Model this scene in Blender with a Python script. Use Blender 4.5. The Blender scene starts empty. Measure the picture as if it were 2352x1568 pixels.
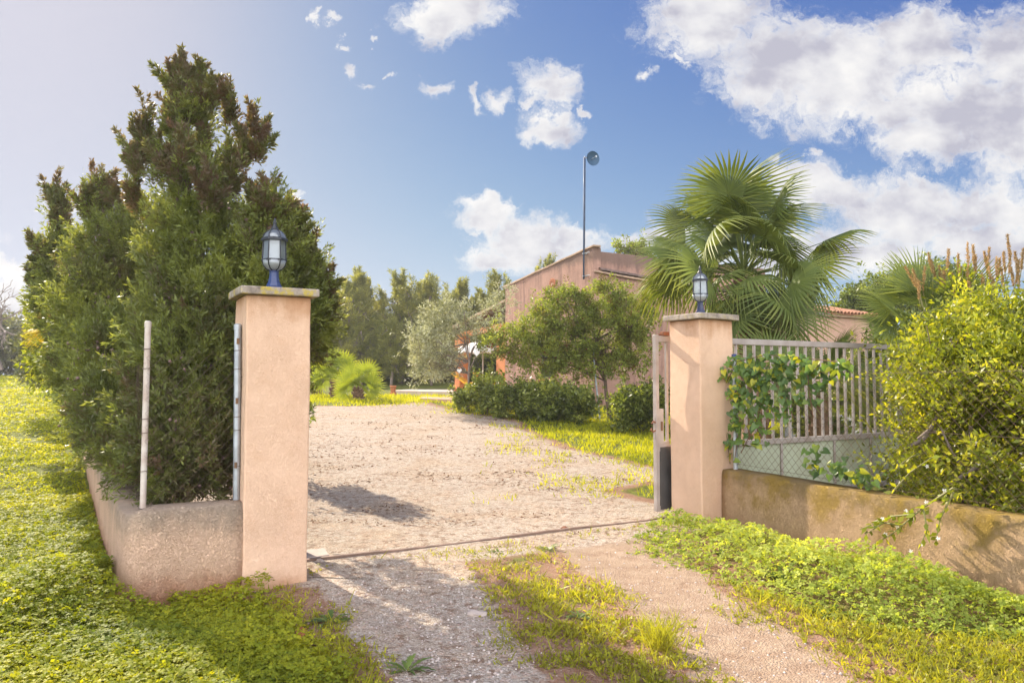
import bpy, bmesh, math, random
import numpy as np
from mathutils import Vector, Matrix, Quaternion
rng = np.random.default_rng(11); random.seed(5)
R = math.radians; PI = math.pi
scene = bpy.context.scene
col = scene.collection
EYE = 1.55; FPX = 1720.0; TILT = math.atan(86/1720)
A_ = np.array

# ------------------------------------------------------------------ survey helpers (photo measurements -> metres)
def P(px, py, Y):
    dx = (px-1176)/FPX; up = (784-py)/FPX
    wy = math.cos(TILT)-up*math.sin(TILT); wz = math.sin(TILT)+up*math.cos(TILT)
    k = Y/wy
    return A_([dx*k, Y, EYE+wz*k])
def MPX(Y): return Y/FPX            # metres per photo pixel at depth Y
U = A_([math.cos(R(30)), math.sin(R(30)), 0.]); V = A_([-math.sin(R(30)), math.cos(R(30)), 0.])
P0 = A_([-1.55, 5.8, 0.])
def F(a, b, z=0.):                  # plot frame: a along the gate line, b into the property
    return P0+a*U+b*V+A_([0, 0, z])
def smooth(x, a=0., b=1.):
    t = np.clip((np.asarray(x, float)-a)/(b-a), 0, 1); return t*t*(3-2*t)
def _hash(ix, iy, s):
    n = (ix.astype(np.int64)*374761393+iy.astype(np.int64)*668265263+s*974711) & 0xffffffff
    n = ((n ^ (n >> 13))*1274126177) & 0xffffffff
    return ((n ^ (n >> 16)) & 0xffff)/65535.0
def vnoise(x, y, s=0):
    x = np.asarray(x, float); y = np.asarray(y, float)
    ix = np.floor(x); iy = np.floor(y); fx = x-ix; fy = y-iy
    fx = fx*fx*(3-2*fx); fy = fy*fy*(3-2*fy)
    a = _hash(ix, iy, s); b = _hash(ix+1, iy, s); c = _hash(ix, iy+1, s); d = _hash(ix+1, iy+1, s)
    return (a*(1-fx)+b*fx)*(1-fy)+(c*(1-fx)+d*fx)*fy
def fbm(x, y, s=0, o=4):
    t = 0; k = .5; f = 1.
    for i in range(o):
        t = t+k*vnoise(x*f, y*f, s+i*7); k *= .5; f *= 2.03
    return t                         # about 0..0.94, mean 0.47
def wallx(y): return -2.67-.602*(np.asarray(y, float)-5.16)
def hgt(x, y):
    x = np.asarray(x, float); y = np.asarray(y, float)
    yard = np.interp(y, [8.5, 10, 25, 31, 45, 60, 90, 160], [0, .05, .78, .86, 1.42, 1.6, 1.0, -1])
    field = np.interp(y, [8, 10, 45, 60, 100, 160], [0, .07, 1.66, 1.7, 1, -1])
    wl = smooth((wallx(y)-x+.6)/2.0)
    z = yard*(1-wl)+field*wl
    z = z+.05*(fbm(x*.7+3, y*.7, 2)-.47)*smooth(np.hypot(x-.2, y-7.2), .8, 4)+.018*(fbm(x*3, y*3, 9)-.47)
    z = z-.09*np.exp(-((x+2.2)/.7)**2-((y-5.0)/.5)**2)
    z = z-.02*np.exp(-((x+.75-(5.2-y)*.32)/.35)**2)*(y < 6.3)-.02*np.exp(-((x-1.05-(5.2-y)*.2)/.35)**2)*(y < 7.2)
    return z
def hz(x, y): return float(hgt(A_([x]), A_([y]))[0])
def gp(px, py):                      # point of the ground seen at a photo pixel
    lo, hi = 2.0, 120.0
    f = lambda Y: P(px, py, Y)[2]-hz(P(px, py, Y)[0], Y)
    for _ in range(50):
        m = (lo+hi)/2
        if f(m) > 0: lo = m
        else: hi = m
    p = P(px, py, lo); p[2] = hz(p[0], p[1]); return p

# ------------------------------------------------------------------ mesh helpers
def tag(o, label=None, cat=None, group=None, kind=None):
    if label: o['label'] = label
    if cat: o['category'] = cat
    if group: o['group'] = group
    if kind: o['kind'] = kind
    return o
def empty(name, loc, label=None, cat=None, group=None):
    o = bpy.data.objects.new(name, None); col.objects.link(o); o.location = loc
    o.empty_display_size = .1
    return tag(o, label, cat, group)
def link(name, me, mat, parent=None, loc=None):
    if mat: me.materials.append(mat)
    o = bpy.data.objects.new(name, me); col.objects.link(o)
    if parent is not None: o.parent = parent
    if loc is not None: o.location = loc
    return o
def rootloc(parent):
    l = Vector((0, 0, 0)); p = parent
    while p is not None: l += p.location; p = p.parent
    return l
class MB:
    def __init__(s, T=None): s.v = []; s.f = []; s.T = T
    def add(s, vs, fs):
        n = len(s.v)
        s.v += [tuple(s.T(*p)) if s.T else tuple(p) for p in vs]
        s.f += [tuple(i+n for i in f) for f in fs]; return s
    def box(s, x0, x1, y0, y1, z0, z1):
        return s.add([(x0,y0,z0),(x1,y0,z0),(x1,y1,z0),(x0,y1,z0),(x0,y0,z1),(x1,y0,z1),(x1,y1,z1),(x0,y1,z1)],
                     [(0,3,2,1),(4,5,6,7),(0,1,5,4),(1,2,6,5),(2,3,7,6),(3,0,4,7)])
    def prism(s, pts, z0, z1):       # pts: outline; z0/z1 numbers or lists per point
        n = len(pts); g = lambda z, i: z[i] if isinstance(z, (list, tuple)) else z
        return s.add([(p[0],p[1],g(z0,i)) for i, p in enumerate(pts)]+[(p[0],p[1],g(z1,i)) for i, p in enumerate(pts)],
                     [tuple(range(n))[::-1], tuple(range(n, 2*n))]+[(i,(i+1)%n,(i+1)%n+n,i+n) for i in range(n)])
    def path(s, pts, radii, n=6, cap=True):
        pts = [Vector(p) for p in pts]
        if not isinstance(radii, (list, tuple, np.ndarray)): radii = [radii]*len(pts)
        rings = []; ref = None
        for i, p in enumerate(pts):
            d = (pts[min(i+1, len(pts)-1)]-pts[max(i-1, 0)]).normalized()
            if ref is None: ref = d.orthogonal().normalized()
            ref = (ref-d*ref.dot(d)).normalized(); b = d.cross(ref)
            rings += [p+(ref*math.cos(2*PI*k/n)+b*math.sin(2*PI*k/n))*radii[i] for k in range(n)]
        fs = []
        for i in range(len(pts)-1):
            for k in range(n):
                fs.append((i*n+k, i*n+(k+1)%n, (i+1)*n+(k+1)%n, (i+1)*n+k))
        if cap: fs += [tuple(range(n))[::-1], tuple(range((len(pts)-1)*n, len(pts)*n))]
        return s.add(rings, fs)
    def lathe(s, prof, c, n=24, ph=0., cap=True):
        vs = []; fs = []
        for r, z in prof:
            vs += [(c[0]+r*math.cos(2*PI*k/n+ph), c[1]+r*math.sin(2*PI*k/n+ph), c[2]+z) for k in range(n)]
        for i in range(len(prof)-1):
            for k in range(n): fs.append((i*n+k, i*n+(k+1)%n, (i+1)*n+(k+1)%n, (i+1)*n+k))
        if cap: fs += [tuple(range(n))[::-1], tuple(range((len(prof)-1)*n, len(prof)*n))]
        return s.add(vs, fs)
    def build(s, name, mat, parent=None, loc=None, bevel=0, seg=2, sm=False, cuts=0, wob=0):
        me = bpy.data.meshes.new(name); base = rootloc(parent) if parent is not None else Vector(loc or (0,0,0))
        me.from_pydata([Vector(v)-base for v in s.v], [], s.f)
        bm = bmesh.new(); bm.from_mesh(me)
        bmesh.ops.recalc_face_normals(bm, faces=bm.faces)
        if bevel:
            ed = [e for e in bm.edges if len(e.link_faces) == 2 and e.calc_face_angle(0) > .4]
            bmesh.ops.bevel(bm, geom=ed, offset=bevel, segments=seg, affect='EDGES', profile=.5, clamp_overlap=True)
        if cuts:
            for _ in range(cuts):
                bmesh.ops.subdivide_edges(bm, edges=[e for e in bm.edges if e.calc_length() > .14], cuts=1, use_grid_fill=True)
        if wob:
            from mathutils import noise
            for v in bm.verts:
                v.co += noise.noise_vector((v.co+base)*2.3)*wob
        bm.to_mesh(me); bm.free()
        if sm: me.polygons.foreach_set('use_smooth', [True]*len(me.polygons))
        return link(name, me, mat, parent, None if parent is not None else base)
def npmesh(name, verts, faces, mat, parent=None, loc=None, attrs=None, sm=False, kind=None):
    me = bpy.data.meshes.new(name)
    base = np.array(rootloc(parent) if parent is not None else (loc if loc is not None else (0,0,0)))
    verts = np.ascontiguousarray(verts-base, dtype=np.float32); faces = np.ascontiguousarray(faces, dtype=np.int32)
    k = faces.shape[1]
    me.vertices.add(len(verts)); me.vertices.foreach_set('co', verts.ravel())
    me.loops.add(faces.size); me.loops.foreach_set('vertex_index', faces.ravel())
    me.polygons.add(len(faces)); me.polygons.foreach_set('loop_start', np.arange(0, faces.size, k, dtype=np.int32))
    if sm: me.polygons.foreach_set('use_smooth', np.ones(len(faces), dtype=bool))
    me.update(calc_edges=True)
    for an, av in (attrs or {}).items():
        a = me.attributes.new(an, 'FLOAT', 'POINT'); a.data.foreach_set('value', np.ascontiguousarray(av, dtype=np.float32))
    o = link(name, me, mat, parent, None if parent is not None else Vector(base))
    if kind: o['kind'] = kind
    return o
def unit(v): return v/np.maximum(np.linalg.norm(v, axis=-1, keepdims=True), 1e-9)
def rdir(n): return unit(rng.normal(size=(n, 3)))
def perp(D): return unit(np.cross(D, rdir(len(D))))
class Leaves:
    """collects leaf faces: kite quads, folded along the midrib"""
    def __init__(s): s.vs = []; s.t = []
    def kite(s, B, D, N, L, W, tint, fold=.12, mid=.45):
        n = len(B); L = np.broadcast_to(np.asarray(L, float).reshape(-1, 1), (n, 1)); W = np.broadcast_to(np.asarray(W, float).reshape(-1, 1), (n, 1))
        S = np.cross(D, N); m = B+D*L*mid+N*W*fold
        q = np.stack([B, m+S*W*.5, B+D*L, m-S*W*.5], 1)
        s.vs.append(q.reshape(-1, 3)); s.t.append(np.repeat(np.broadcast_to(tint, (n,)), 4)); return s
    def build(s, name, mat, parent=None, loc=None, kind=None):
        v = np.concatenate(s.vs); f = np.arange(len(v)).reshape(-1, 4)
        return npmesh(name, v, f, mat, parent, loc, {'tint': np.concatenate(s.t)}, kind=kind)
def lobes_px(rows):                  # (px, py, depth, rx px, ry px)
    out = []
    for px, py, Y, rx, ry in rows:
        m = MPX(Y); out.append((P(px, py, Y), A_([rx*m, rx*m, ry*m])))
    return out
def clumps(lobes, n, shell=(.5, 1.), up=.6, rnd=.35):
    w = A_([r[0]*r[2]+r[0]*r[1] for c, r in lobes]); w = w/w.sum()
    k = rng.choice(len(lobes), n, p=w); C = A_([l[0] for l in lobes])[k]; RR = A_([l[1] for l in lobes])[k]
    d = rdir(n); r = rng.uniform(shell[0], shell[1], (n, 1))**.7
    pos = C+d*RR*r
    ax = unit(d*.9+A_([0, 0, up])+rng.normal(size=(n, 3))*rnd)
    return pos, ax
def clump_leaves(lv, pos, ax, m, L, W, ll, lw, spread=.6, tint=.5, tvar=.2, lvar=.35, fold=.12, jit=.3):
    n = len(pos); i = np.repeat(np.arange(n), m); a = ax[i]
    t = rng.uniform(0, 1, (n*m, 1)); q = perp(a)
    Ls = np.broadcast_to(np.asarray(L, float).reshape(-1, 1), (n, 1))[i]; Ws = np.broadcast_to(np.asarray(W, float).reshape(-1, 1), (n, 1))[i]
    B = pos[i]+a*Ls*t+q*Ws*(1-.65*t)*np.sqrt(rng.uniform(0, 1, (n*m, 1)))
    D = unit(a*(1-spread)+q*spread+rng.normal(size=(n*m, 3))*jit)
    tc = np.broadcast_to(np.asarray(tint, float), (n,))+rng.normal(size=n)*tvar
    tt = tc[i]+rng.normal(size=n*m)*tvar*.6
    s = rng.uniform(1-lvar, 1+lvar, n*m)
    lv.kite(B, D, perp(D), ll*s, lw*s, np.clip(tt, 0, 1), fold)

# ------------------------------------------------------------------ materials
def Nd(t, typ, ins=None, **at):
    n = t.nodes.new(typ)
    for k, v in at.items(): setattr(n, k, v)
    for k, v in (ins or {}).items():
        s = n.inputs[k]
        if isinstance(v, bpy.types.NodeSocket): t.links.new(v, s)
        else: s.default_value = v
    return n
def new_mat(name):
    m = bpy.data.materials.new(name); m.use_nodes = True; t = m.node_tree; t.nodes.clear()
    out = t.nodes.new('ShaderNodeOutputMaterial'); return m, t, out
def ramp(t, fac, stops, interp='LINEAR'):
    n = t.nodes.new('ShaderNodeValToRGB'); cr = n.color_ramp; cr.interpolation = interp
    while len(cr.elements) > 1: cr.elements.remove(cr.elements[-1])
    for i, (p, c) in enumerate(stops):
        e = cr.elements[0] if i == 0 else cr.elements.new(p)
        e.position = p; e.color = (*c, 1) if len(c) == 3 else c
    t.links.new(fac, n.inputs[0]); return n.outputs[0]
def c4(c): return (c[0], c[1], c[2], 1)
def mixc(t, f, a, b, blend='MIX'):
    n = t.nodes.new('ShaderNodeMix'); n.data_type = 'RGBA'; n.blend_type = blend
    for s, v in ((n.inputs[0], f), (n.inputs[6], a), (n.inputs[7], b)):
        if isinstance(v, bpy.types.NodeSocket): t.links.new(v, s)
        else: s.default_value = v if not isinstance(v, tuple) or len(v) == 4 else c4(v)
    return n.outputs[2]
def mth(t, op, a, b=0., c=None, clamp=False):
    n = t.nodes.new('ShaderNodeMath'); n.operation = op; n.use_clamp = clamp
    for s, v in zip(n.inputs, (a, b, c)):
        if v is None: continue
        if isinstance(v, bpy.types.NodeSocket): t.links.new(v, s)
        else: s.default_value = v
    return n.outputs[0]
def pos_(t, sc=(1, 1, 1)):
    g = t.nodes.new('ShaderNodeNewGeometry')
    return Nd(t, 'ShaderNodeMapping', {'Vector': g.outputs['Position'], 'Scale': sc}).outputs[0]
def noise_(t, vec, scale, detail=4., rough=.55, dist=0.):
    return Nd(t, 'ShaderNodeTexNoise', {'Vector': vec, 'Scale': scale, 'Detail': detail, 'Roughness': rough, 'Distortion': dist}).outputs['Fac']
def sstep(t, v, a, b):
    return Nd(t, 'ShaderNodeMapRange', {'Value': v, 'From Min': a, 'From Max': b}, interpolation_type='SMOOTHSTEP').outputs[0]
def principled(t, out, **ins):
    b = Nd(t, 'ShaderNodeBsdfPrincipled', {k.replace('_', ' '): v for k, v in ins.items()})
    t.links.new(b.outputs[0], out.inputs[0]); return b
def leaf_mat(name, c0, c1, c2, trans=.4, tcol=(1.3, 1.25, .5), rough=.45, spec=.35):
    m, t, out = new_mat(name)
    at = Nd(t, 'ShaderNodeAttribute', attribute_name='tint').outputs['Fac']
    cc = ramp(t, at, [(0.05, c0), (.5, c1), (.95, c2)])
    nz = noise_(t, pos_(t), 1.3, 2.)
    cc = mixc(t, 1., cc, ramp(t, nz, [(.3, (.75, .78, .72)), (.7, (1.2, 1.15, 1.1))]), 'MULTIPLY')
    b = Nd(t, 'ShaderNodeBsdfPrincipled', {'Base Color': cc, 'Roughness': rough, 'Specular IOR Level': spec})
    tr = Nd(t, 'ShaderNodeBsdfTranslucent', {'Color': mixc(t, 1., cc, c4(tcol), 'MULTIPLY')})
    mx = Nd(t, 'ShaderNodeMixShader', {0: trans, 1: b.outputs[0], 2: tr.outputs[0]})
    t.links.new(mx.outputs[0], out.inputs[0]); return m
def plain_mat(name, c, rough=.6, metal=0., var=.25, scale=8., bump=.0, c2=None, spec=.4, bscale=60.):
    m, t, out = new_mat(name); p = pos_(t)
    n1 = noise_(t, p, scale, 5.)
    dark = c2 or tuple(x*(1-var) for x in c); lite = tuple(min(x*(1+var*.6), .95) for x in c)
    cc = ramp(t, n1, [(.3, dark), (.7, lite)])
    kw = dict(Base_Color=cc, Roughness=ramp(t, n1, [(.3, (rough*.8,)*3), (.7, (min(rough*1.2, 1),)*3)]), Metallic=metal)
    b = principled(t, out, **kw); b.inputs['Specular IOR Level'].default_value = spec
    if bump:
        bn = Nd(t, 'ShaderNodeBump', {'Height': noise_(t, p, bscale, 4.), 'Strength': bump, 'Distance': .01})
        t.links.new(bn.outputs[0], b.inputs['Normal'])
    return m
def stucco_mat(name, base, stain, ztop=None, zbase=None, streak=0., lichen=0., bump=.5, topc=(.22, .19, .15), cells=38., redbase=None):
    """rough render with crack-like relief; stains run down from the top edge, damp and soil stay near the foot"""
    m, t, out = new_mat(name); p = pos_(t)
    n1 = noise_(t, p, 1.6, 6., .6); n2 = noise_(t, p, 9., 5., .6); n3 = noise_(t, p, 70., 3.)
    cc = mixc(t, ramp(t, n1, [(.35, (0, 0, 0)), (.7, (1, 1, 1))]), base, tuple(x*.86 for x in base))
    cc = mixc(t, ramp(t, n2, [(.5, (0, 0, 0)), (.75, (.35, .35, .35))]), cc, stain)
    sp = Nd(t, 'ShaderNodeTexVoronoi', {'Vector': p, 'Scale': 26.}).outputs['Distance']
    cc = mixc(t, mth(t, 'MULTIPLY', sstep(t, sp, .10, .02), sstep(t, n2, .5, .62)), cc, tuple(x*.45 for x in stain))
    z = Nd(t, 'ShaderNodeSeparateXYZ', {0: p}).outputs[2]
    sv = noise_(t, pos_(t, (3.2, 3.2, .45)), 1., 7., .66, .5)
    if streak:
        cc = mixc(t, mth(t, 'MULTIPLY', sstep(t, sv, .44, .74), streak), cc, stain)
    if ztop is not None:
        g = mth(t, 'ADD', z, mth(t, 'MULTIPLY_ADD', sv, .42, -.21))
        g = mth(t, 'ADD', g, mth(t, 'MULTIPLY_ADD', n2, .2, -.1))
        cc = mixc(t, mth(t, 'MULTIPLY', sstep(t, g, ztop-.26, ztop+.02), .85), cc, topc)
    if lichen:
        ln = noise_(t, p, 3.2, 6., .65); lz = sstep(t, mth(t, 'ADD', z, mth(t, 'MULTIPLY_ADD', ln, .5, -.25)), .1, .5)
        cc = mixc(t, mth(t, 'MULTIPLY', mth(t, 'MULTIPLY', sstep(t, ln, .42, .66), lz), lichen), cc, (.36, .24, .035))
    if zbase is not None:
        g = mth(t, 'ADD', z, mth(t, 'MULTIPLY_ADD', n2, .3, -.15))
        cc = mixc(t, mth(t, 'MULTIPLY', sstep(t, g, zbase+.28, zbase), .8), cc, redbase or (.36, .16, .08))
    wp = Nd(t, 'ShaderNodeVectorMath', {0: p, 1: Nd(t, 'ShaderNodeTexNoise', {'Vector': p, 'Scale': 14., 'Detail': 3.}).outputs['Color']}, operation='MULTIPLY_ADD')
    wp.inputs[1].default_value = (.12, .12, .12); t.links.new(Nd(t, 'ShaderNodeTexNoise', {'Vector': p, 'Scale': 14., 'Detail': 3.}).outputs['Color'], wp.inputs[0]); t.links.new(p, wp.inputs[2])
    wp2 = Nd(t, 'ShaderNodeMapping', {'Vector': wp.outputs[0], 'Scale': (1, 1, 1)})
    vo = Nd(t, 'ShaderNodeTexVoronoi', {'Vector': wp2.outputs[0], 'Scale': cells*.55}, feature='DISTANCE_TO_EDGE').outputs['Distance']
    cc = mixc(t, mth(t, 'MULTIPLY', sstep(t, vo, .05, .0), mth(t, 'MULTIPLY', sstep(t, n1, .40, .58), .8)), cc, mixc(t, 1., cc, (.66, .52, .40), 'MULTIPLY'))  # groove shade painted into the colour along the crack lines
    cc = mixc(t, ramp(t, n3, [(.45, (0, 0, 0)), (.72, (.2, .2, .2))]), cc, mixc(t, 1., cc, (.84, .8, .75), 'MULTIPLY'))
    b = principled(t, out, Base_Color=cc, Roughness=.92); b.inputs['Specular IOR Level'].default_value = .15
    hh = mth(t, 'ADD', mth(t, 'MULTIPLY', sstep(t, vo, .0, .09), .5), mth(t, 'MULTIPLY', n3, .35))
    hh = mth(t, 'ADD', hh, mth(t, 'MULTIPLY', n2, .9))
    bn = Nd(t, 'ShaderNodeBump', {'Height': hh, 'Strength': min(1., bump*1.5), 'Distance': .022})
    t.links.new(bn.outputs[0], b.inputs['Normal']); return m
def ground_mat():
    m, t, out = new_mat('ground'); p = pos_(t)
    at = lambda n: Nd(t, 'ShaderNodeAttribute', attribute_name=n).outputs['Fac']
    nb = noise_(t, p, .9, 6., .6); nm = noise_(t, p, 6., 6., .65); nf = noise_(t, p, 45., 4., .6)
    soil = ramp(t, nm, [(.25, (.15, .075, .045)), (.5, (.26, .14, .085)), (.75, (.38, .24, .16))])
    soil = mixc(t, ramp(t, nf, [(.4, (0, 0, 0)), (.75, (.8, .8, .8))]), soil, (.40, .29, .21))
    peb = Nd(t, 'ShaderNodeTexVoronoi', {'Vector': p, 'Scale': 85.}); pc = Nd(t, 'ShaderNodeSeparateColor', {0: peb.outputs['Color']}).outputs[0]
    peb2 = Nd(t, 'ShaderNodeTexVoronoi', {'Vector': p, 'Scale': 34.}); pc2 = Nd(t, 'ShaderNodeSeparateColor', {0: peb2.outputs['Color']}).outputs[1]
    gr = ramp(t, pc, [(0, (.24, .19, .145)), (.3, (.375, .315, .25)), (.75, (.45, .39, .315)), (1, (.57, .51, .44))])
    gr = mixc(t, mth(t, 'MULTIPLY', sstep(t, pc2, .75, .95), .6), gr, (.50, .36, .27))
    warm = noise_(t, p, 1.1, 7., .7)
    gr = mixc(t, sstep(t, warm, .42, .66), gr, mixc(t, 1., gr, (1.0, .93, .85), 'MULTIPLY'))
    gr = mixc(t, mth(t, 'MULTIPLY', sstep(t, nm, .50, .72), .65), gr, (.23, .165, .12))
    fl = noise_(t, pos_(t, (1, 1, 1)), 13., 6., .72)
    gr = mixc(t, mth(t, 'MULTIPLY', sstep(t, fl, .51, .61), mth(t, 'MULTIPLY', sstep(t, nb, .30, .52), .85)), gr, (.20, .125, .08))
    dirt = ramp(t, nm, [(.3, (.25, .165, .11)), (.6, (.36, .265, .185)), (.8, (.45, .35, .265))])
    dirt = mixc(t, mth(t, 'MULTIPLY', sstep(t, pc, .7, .95), .3), dirt, (.52, .41, .32))
    grass = ramp(t, nm, [(.3, (.10, .085, .03)), (.5, (.13, .15, .03)), (.7, (.21, .22, .04))])
    brk = mth(t, 'ADD', mth(t, 'MULTIPLY_ADD', nm, .8, -.4), mth(t, 'MULTIPLY_ADD', nf, .5, -.25))
    def w(nme): return sstep(t, mth(t, 'ADD', at(nme), brk), .35, .65)
    cc = mixc(t, w('grassy'), soil, grass)
    cc = mixc(t, w('dirt'), cc, dirt)
    cc = mixc(t, w('gravel'), cc, gr)
    b = principled(t, out, Base_Color=cc, Roughness=.95); b.inputs['Specular IOR Level'].default_value = .12
    hh = mth(t, 'ADD', mth(t, 'MULTIPLY', peb.outputs['Distance'], -1.), mth(t, 'MULTIPLY', nf, 1.2))
    hh = mth(t, 'ADD', hh, mth(t, 'MULTIPLY', nm, 2.))
    bn = Nd(t, 'ShaderNodeBump', {'Height': hh, 'Strength': .7, 'Distance': .014})
    t.links.new(bn.outputs[0], b.inputs['Normal']); return m
def glass_mat(name, c=(.8, .88, .95), rough=.08, alpha=.5):
    m, t, out = new_mat(name)
    g = Nd(t, 'ShaderNodeBsdfGlossy', {'Color': (.85, .9, .95, 1), 'Roughness': rough})
    tr = Nd(t, 'ShaderNodeBsdfTransparent', {'Color': c4(c)})
    d = Nd(t, 'ShaderNodeBsdfDiffuse', {'Color': (.6, .66, .7, 1)})
    dt = Nd(t, 'ShaderNodeBsdfTranslucent', {'Color': (.6, .66, .7, 1)})
    dd = Nd(t, 'ShaderNodeMixShader', {0: .6, 1: d.outputs[0], 2: dt.outputs[0]})
    a = Nd(t, 'ShaderNodeMixShader', {0: alpha, 1: tr.outputs[0], 2: dd.outputs[0]})
    fr = Nd(t, 'ShaderNodeFresnel', {'IOR': 1.5})
    k = mth(t, 'MULTIPLY_ADD', fr.outputs[0], .9, .08)
    mx = Nd(t, 'ShaderNodeMixShader', {0: k, 1: a.outputs[0], 2: g.outputs[0]})
    t.links.new(mx.outputs[0], out.inputs[0]); return m
def cap_mat(name, lichen):
    m, t, out = new_mat(name); p = pos_(t)
    n1 = noise_(t, p, 12., 6., .65); n2 = noise_(t, p, 60., 4.); ln = noise_(t, p, 13., 7., .7)
    cc = ramp(t, n1, [(.3, (.16, .13, .11)), (.55, (.34, .29, .24)), (.75, (.48, .43, .37))])
    cc = mixc(t, mth(t, 'MULTIPLY', sstep(t, n2, .55, .75), .5), cc, (.12, .10, .08))
    cc = mixc(t, mth(t, 'MULTIPLY', sstep(t, ln, .50, .60), lichen), cc, (.42, .33, .06))
    b = principled(t, out, Base_Color=cc, Roughness=.9)
    bn = Nd(t, 'ShaderNodeBump', {'Height': n2, 'Strength': .5, 'Distance': .006}); t.links.new(bn.outputs[0], b.inputs['Normal'])
    return m
M = {}
M['ground'] = ground_mat()
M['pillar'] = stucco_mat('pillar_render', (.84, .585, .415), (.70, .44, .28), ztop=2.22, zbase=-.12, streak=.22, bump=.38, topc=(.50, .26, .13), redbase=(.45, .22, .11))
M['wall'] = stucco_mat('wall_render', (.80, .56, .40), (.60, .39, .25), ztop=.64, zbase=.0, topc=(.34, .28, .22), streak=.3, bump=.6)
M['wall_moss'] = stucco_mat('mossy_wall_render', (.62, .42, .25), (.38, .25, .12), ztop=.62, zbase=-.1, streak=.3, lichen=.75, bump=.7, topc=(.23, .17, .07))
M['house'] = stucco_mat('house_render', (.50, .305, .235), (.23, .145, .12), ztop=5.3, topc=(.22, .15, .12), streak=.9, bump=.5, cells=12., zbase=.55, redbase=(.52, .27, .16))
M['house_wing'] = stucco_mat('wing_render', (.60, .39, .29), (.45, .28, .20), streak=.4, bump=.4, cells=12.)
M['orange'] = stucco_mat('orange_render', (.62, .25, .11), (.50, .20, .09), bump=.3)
M['cap'] = cap_mat('capstone_lichen', .9); M['cap2'] = cap_mat('capstone', .25)
M['navy'] = plain_mat('navy_paint', (.028, .05, .15), .35, 0, .3, 14., .1, spec=.5)
M['navy2'] = plain_mat('dark_navy_paint', (.018, .026, .07), .35, 0, .3, 14., .1, spec=.5)
M['black'] = plain_mat('black_iron', (.035, .04, .05), .45, .2, .3, 20., .1)
M['glass'] = glass_mat('lantern_glass'); M['frost'] = glass_mat('frosted_glass', (.9, .85, .75), .4, .93)
M['white'] = plain_mat('white_plastic', (.75, .74, .70), .5, 0, .08, 5.)
M['galv'] = plain_mat('galvanised_steel', (.42, .46, .50), .45, .55, .3, 9., .12)
M['polepaint'] = plain_mat('mast_paint', (.06, .09, .15), .6, 0., .3, 3.)
M['wpost'] = plain_mat('weathered_white_post', (.52, .49, .45), .6, .1, .35, 7., .15, c2=(.36, .27, .22))
M['wire'] = plain_mat('rusty_wire', (.16, .11, .085), .7, .4, .3, 30.)
M['gate'] = plain_mat('gate_grey_paint', (.40, .36, .335), .45, .15, .2, 5., .12, c2=(.30, .25, .22))
M['gatedark'] = plain_mat('dark_gate_sheet', (.085, .08, .078), .5, .2, .25, 5.)
M['sage'] = plain_mat('sage_sheet', (.40, .44, .33), .55, 0, .14, 2.2, .06, c2=(.33, .34, .24))
M['rust'] = plain_mat('rust', (.25, .10, .05), .85, .1, .4, 25., .3)
M['track'] = plain_mat('track_steel', (.24, .16, .12), .65, .3, .45, 8., .3)
M['slab'] = plain_mat('concrete', (.44, .37, .32), .9, 0, .25, 6., .4)
M['terrace'] = plain_mat('terrace_tile', (.56, .44, .36), .8, 0, .15, 3., .1)
M['step'] = plain_mat('step_tile', (.46, .28, .20), .85, 0, .2, 4., .1)
M['tile'] = plain_mat('roof_tile', (.42, .20, .115), .85, 0, .45, 5., .3, c2=(.20, .11, .07))
M['tiledark'] = plain_mat('old_roof_tile', (.16, .11, .09), .9, 0, .5, 6., .4)
M['verge'] = plain_mat('roof_verge_mortar', (.42, .29, .20), .9, 0, .35, 6., .4)
M['terracotta'] = plain_mat('terracotta', (.50, .19, .09), .8, 0, .25, 9.)
M['dark'] = plain_mat('dark_glass', (.03, .04, .06), .2, 0, .2, 2., spec=.6)
M['wood'] = plain_mat('brown_wood', (.16, .09, .05), .7, 0, .3, 9., .3)
M['dish'] = plain_mat('blue_grey_dish', (.035, .085, .15), .6, 0., .2, 5.)
M['whitewash'] = plain_mat('whitewash', (.66, .64, .62), .9, 0, .12, 3., .2)
M['yellow'] = plain_mat('yellow_canvas', (.75, .42, .04), .8, 0, .1, 5.)
M['cloth'] = plain_mat('white_canvas', (.78, .77, .75), .8, 0, .08, 5.)
M['bark'] = plain_mat('bark', (.15, .105, .075), .9, 0, .45, 14., .6, bscale=40.)
M['palmbark'] = plain_mat('palm_bark', (.20, .12, .07), .9, 0, .5, 12., .7, bscale=30.)
M['greybark'] = plain_mat('grey_bark', (.24, .19, .16), .9, 0, .4, 14., .5)
M['stem'] = plain_mat('green_stem', (.20, .19, .07), .7, 0, .3, 12.)
M['cypress'] = leaf_mat('cypress_foliage', (.17, .115, .09), (.14, .165, .06), (.27, .32, .085), .45, (1.5, 1.35, .5))
M['cone'] = plain_mat('cypress_cone', (.20, .13, .115), .8, 0, .3, 30.)
M['pine'] = leaf_mat('pine_needles', (.12, .125, .06), (.21, .23, .085), (.36, .36, .11), .5, (1.5, 1.4, .6))
M['olive'] = leaf_mat('olive_leaves', (.16, .17, .10), (.32, .33, .22), (.50, .51, .38), .35, (1.1, 1.1, .6), .5, .45)
M['mastic'] = leaf_mat('mastic_leaves', (.15, .12, .04), (.19, .25, .05), (.36, .40, .08), .45, (1.4, 1.35, .4), .5, .4)
M['shrub'] = leaf_mat('shrub_leaves', (.09, .11, .03), (.17, .22, .05), (.36, .40, .10), .42, (1.3, 1.3, .4), .36, .6)
M['jasmine'] = leaf_mat('jasmine_leaves', (.12, .14, .02), (.25, .31, .03), (.50, .49, .05), .48, (1.35, 1.25, .35), .4, .45)
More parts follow.
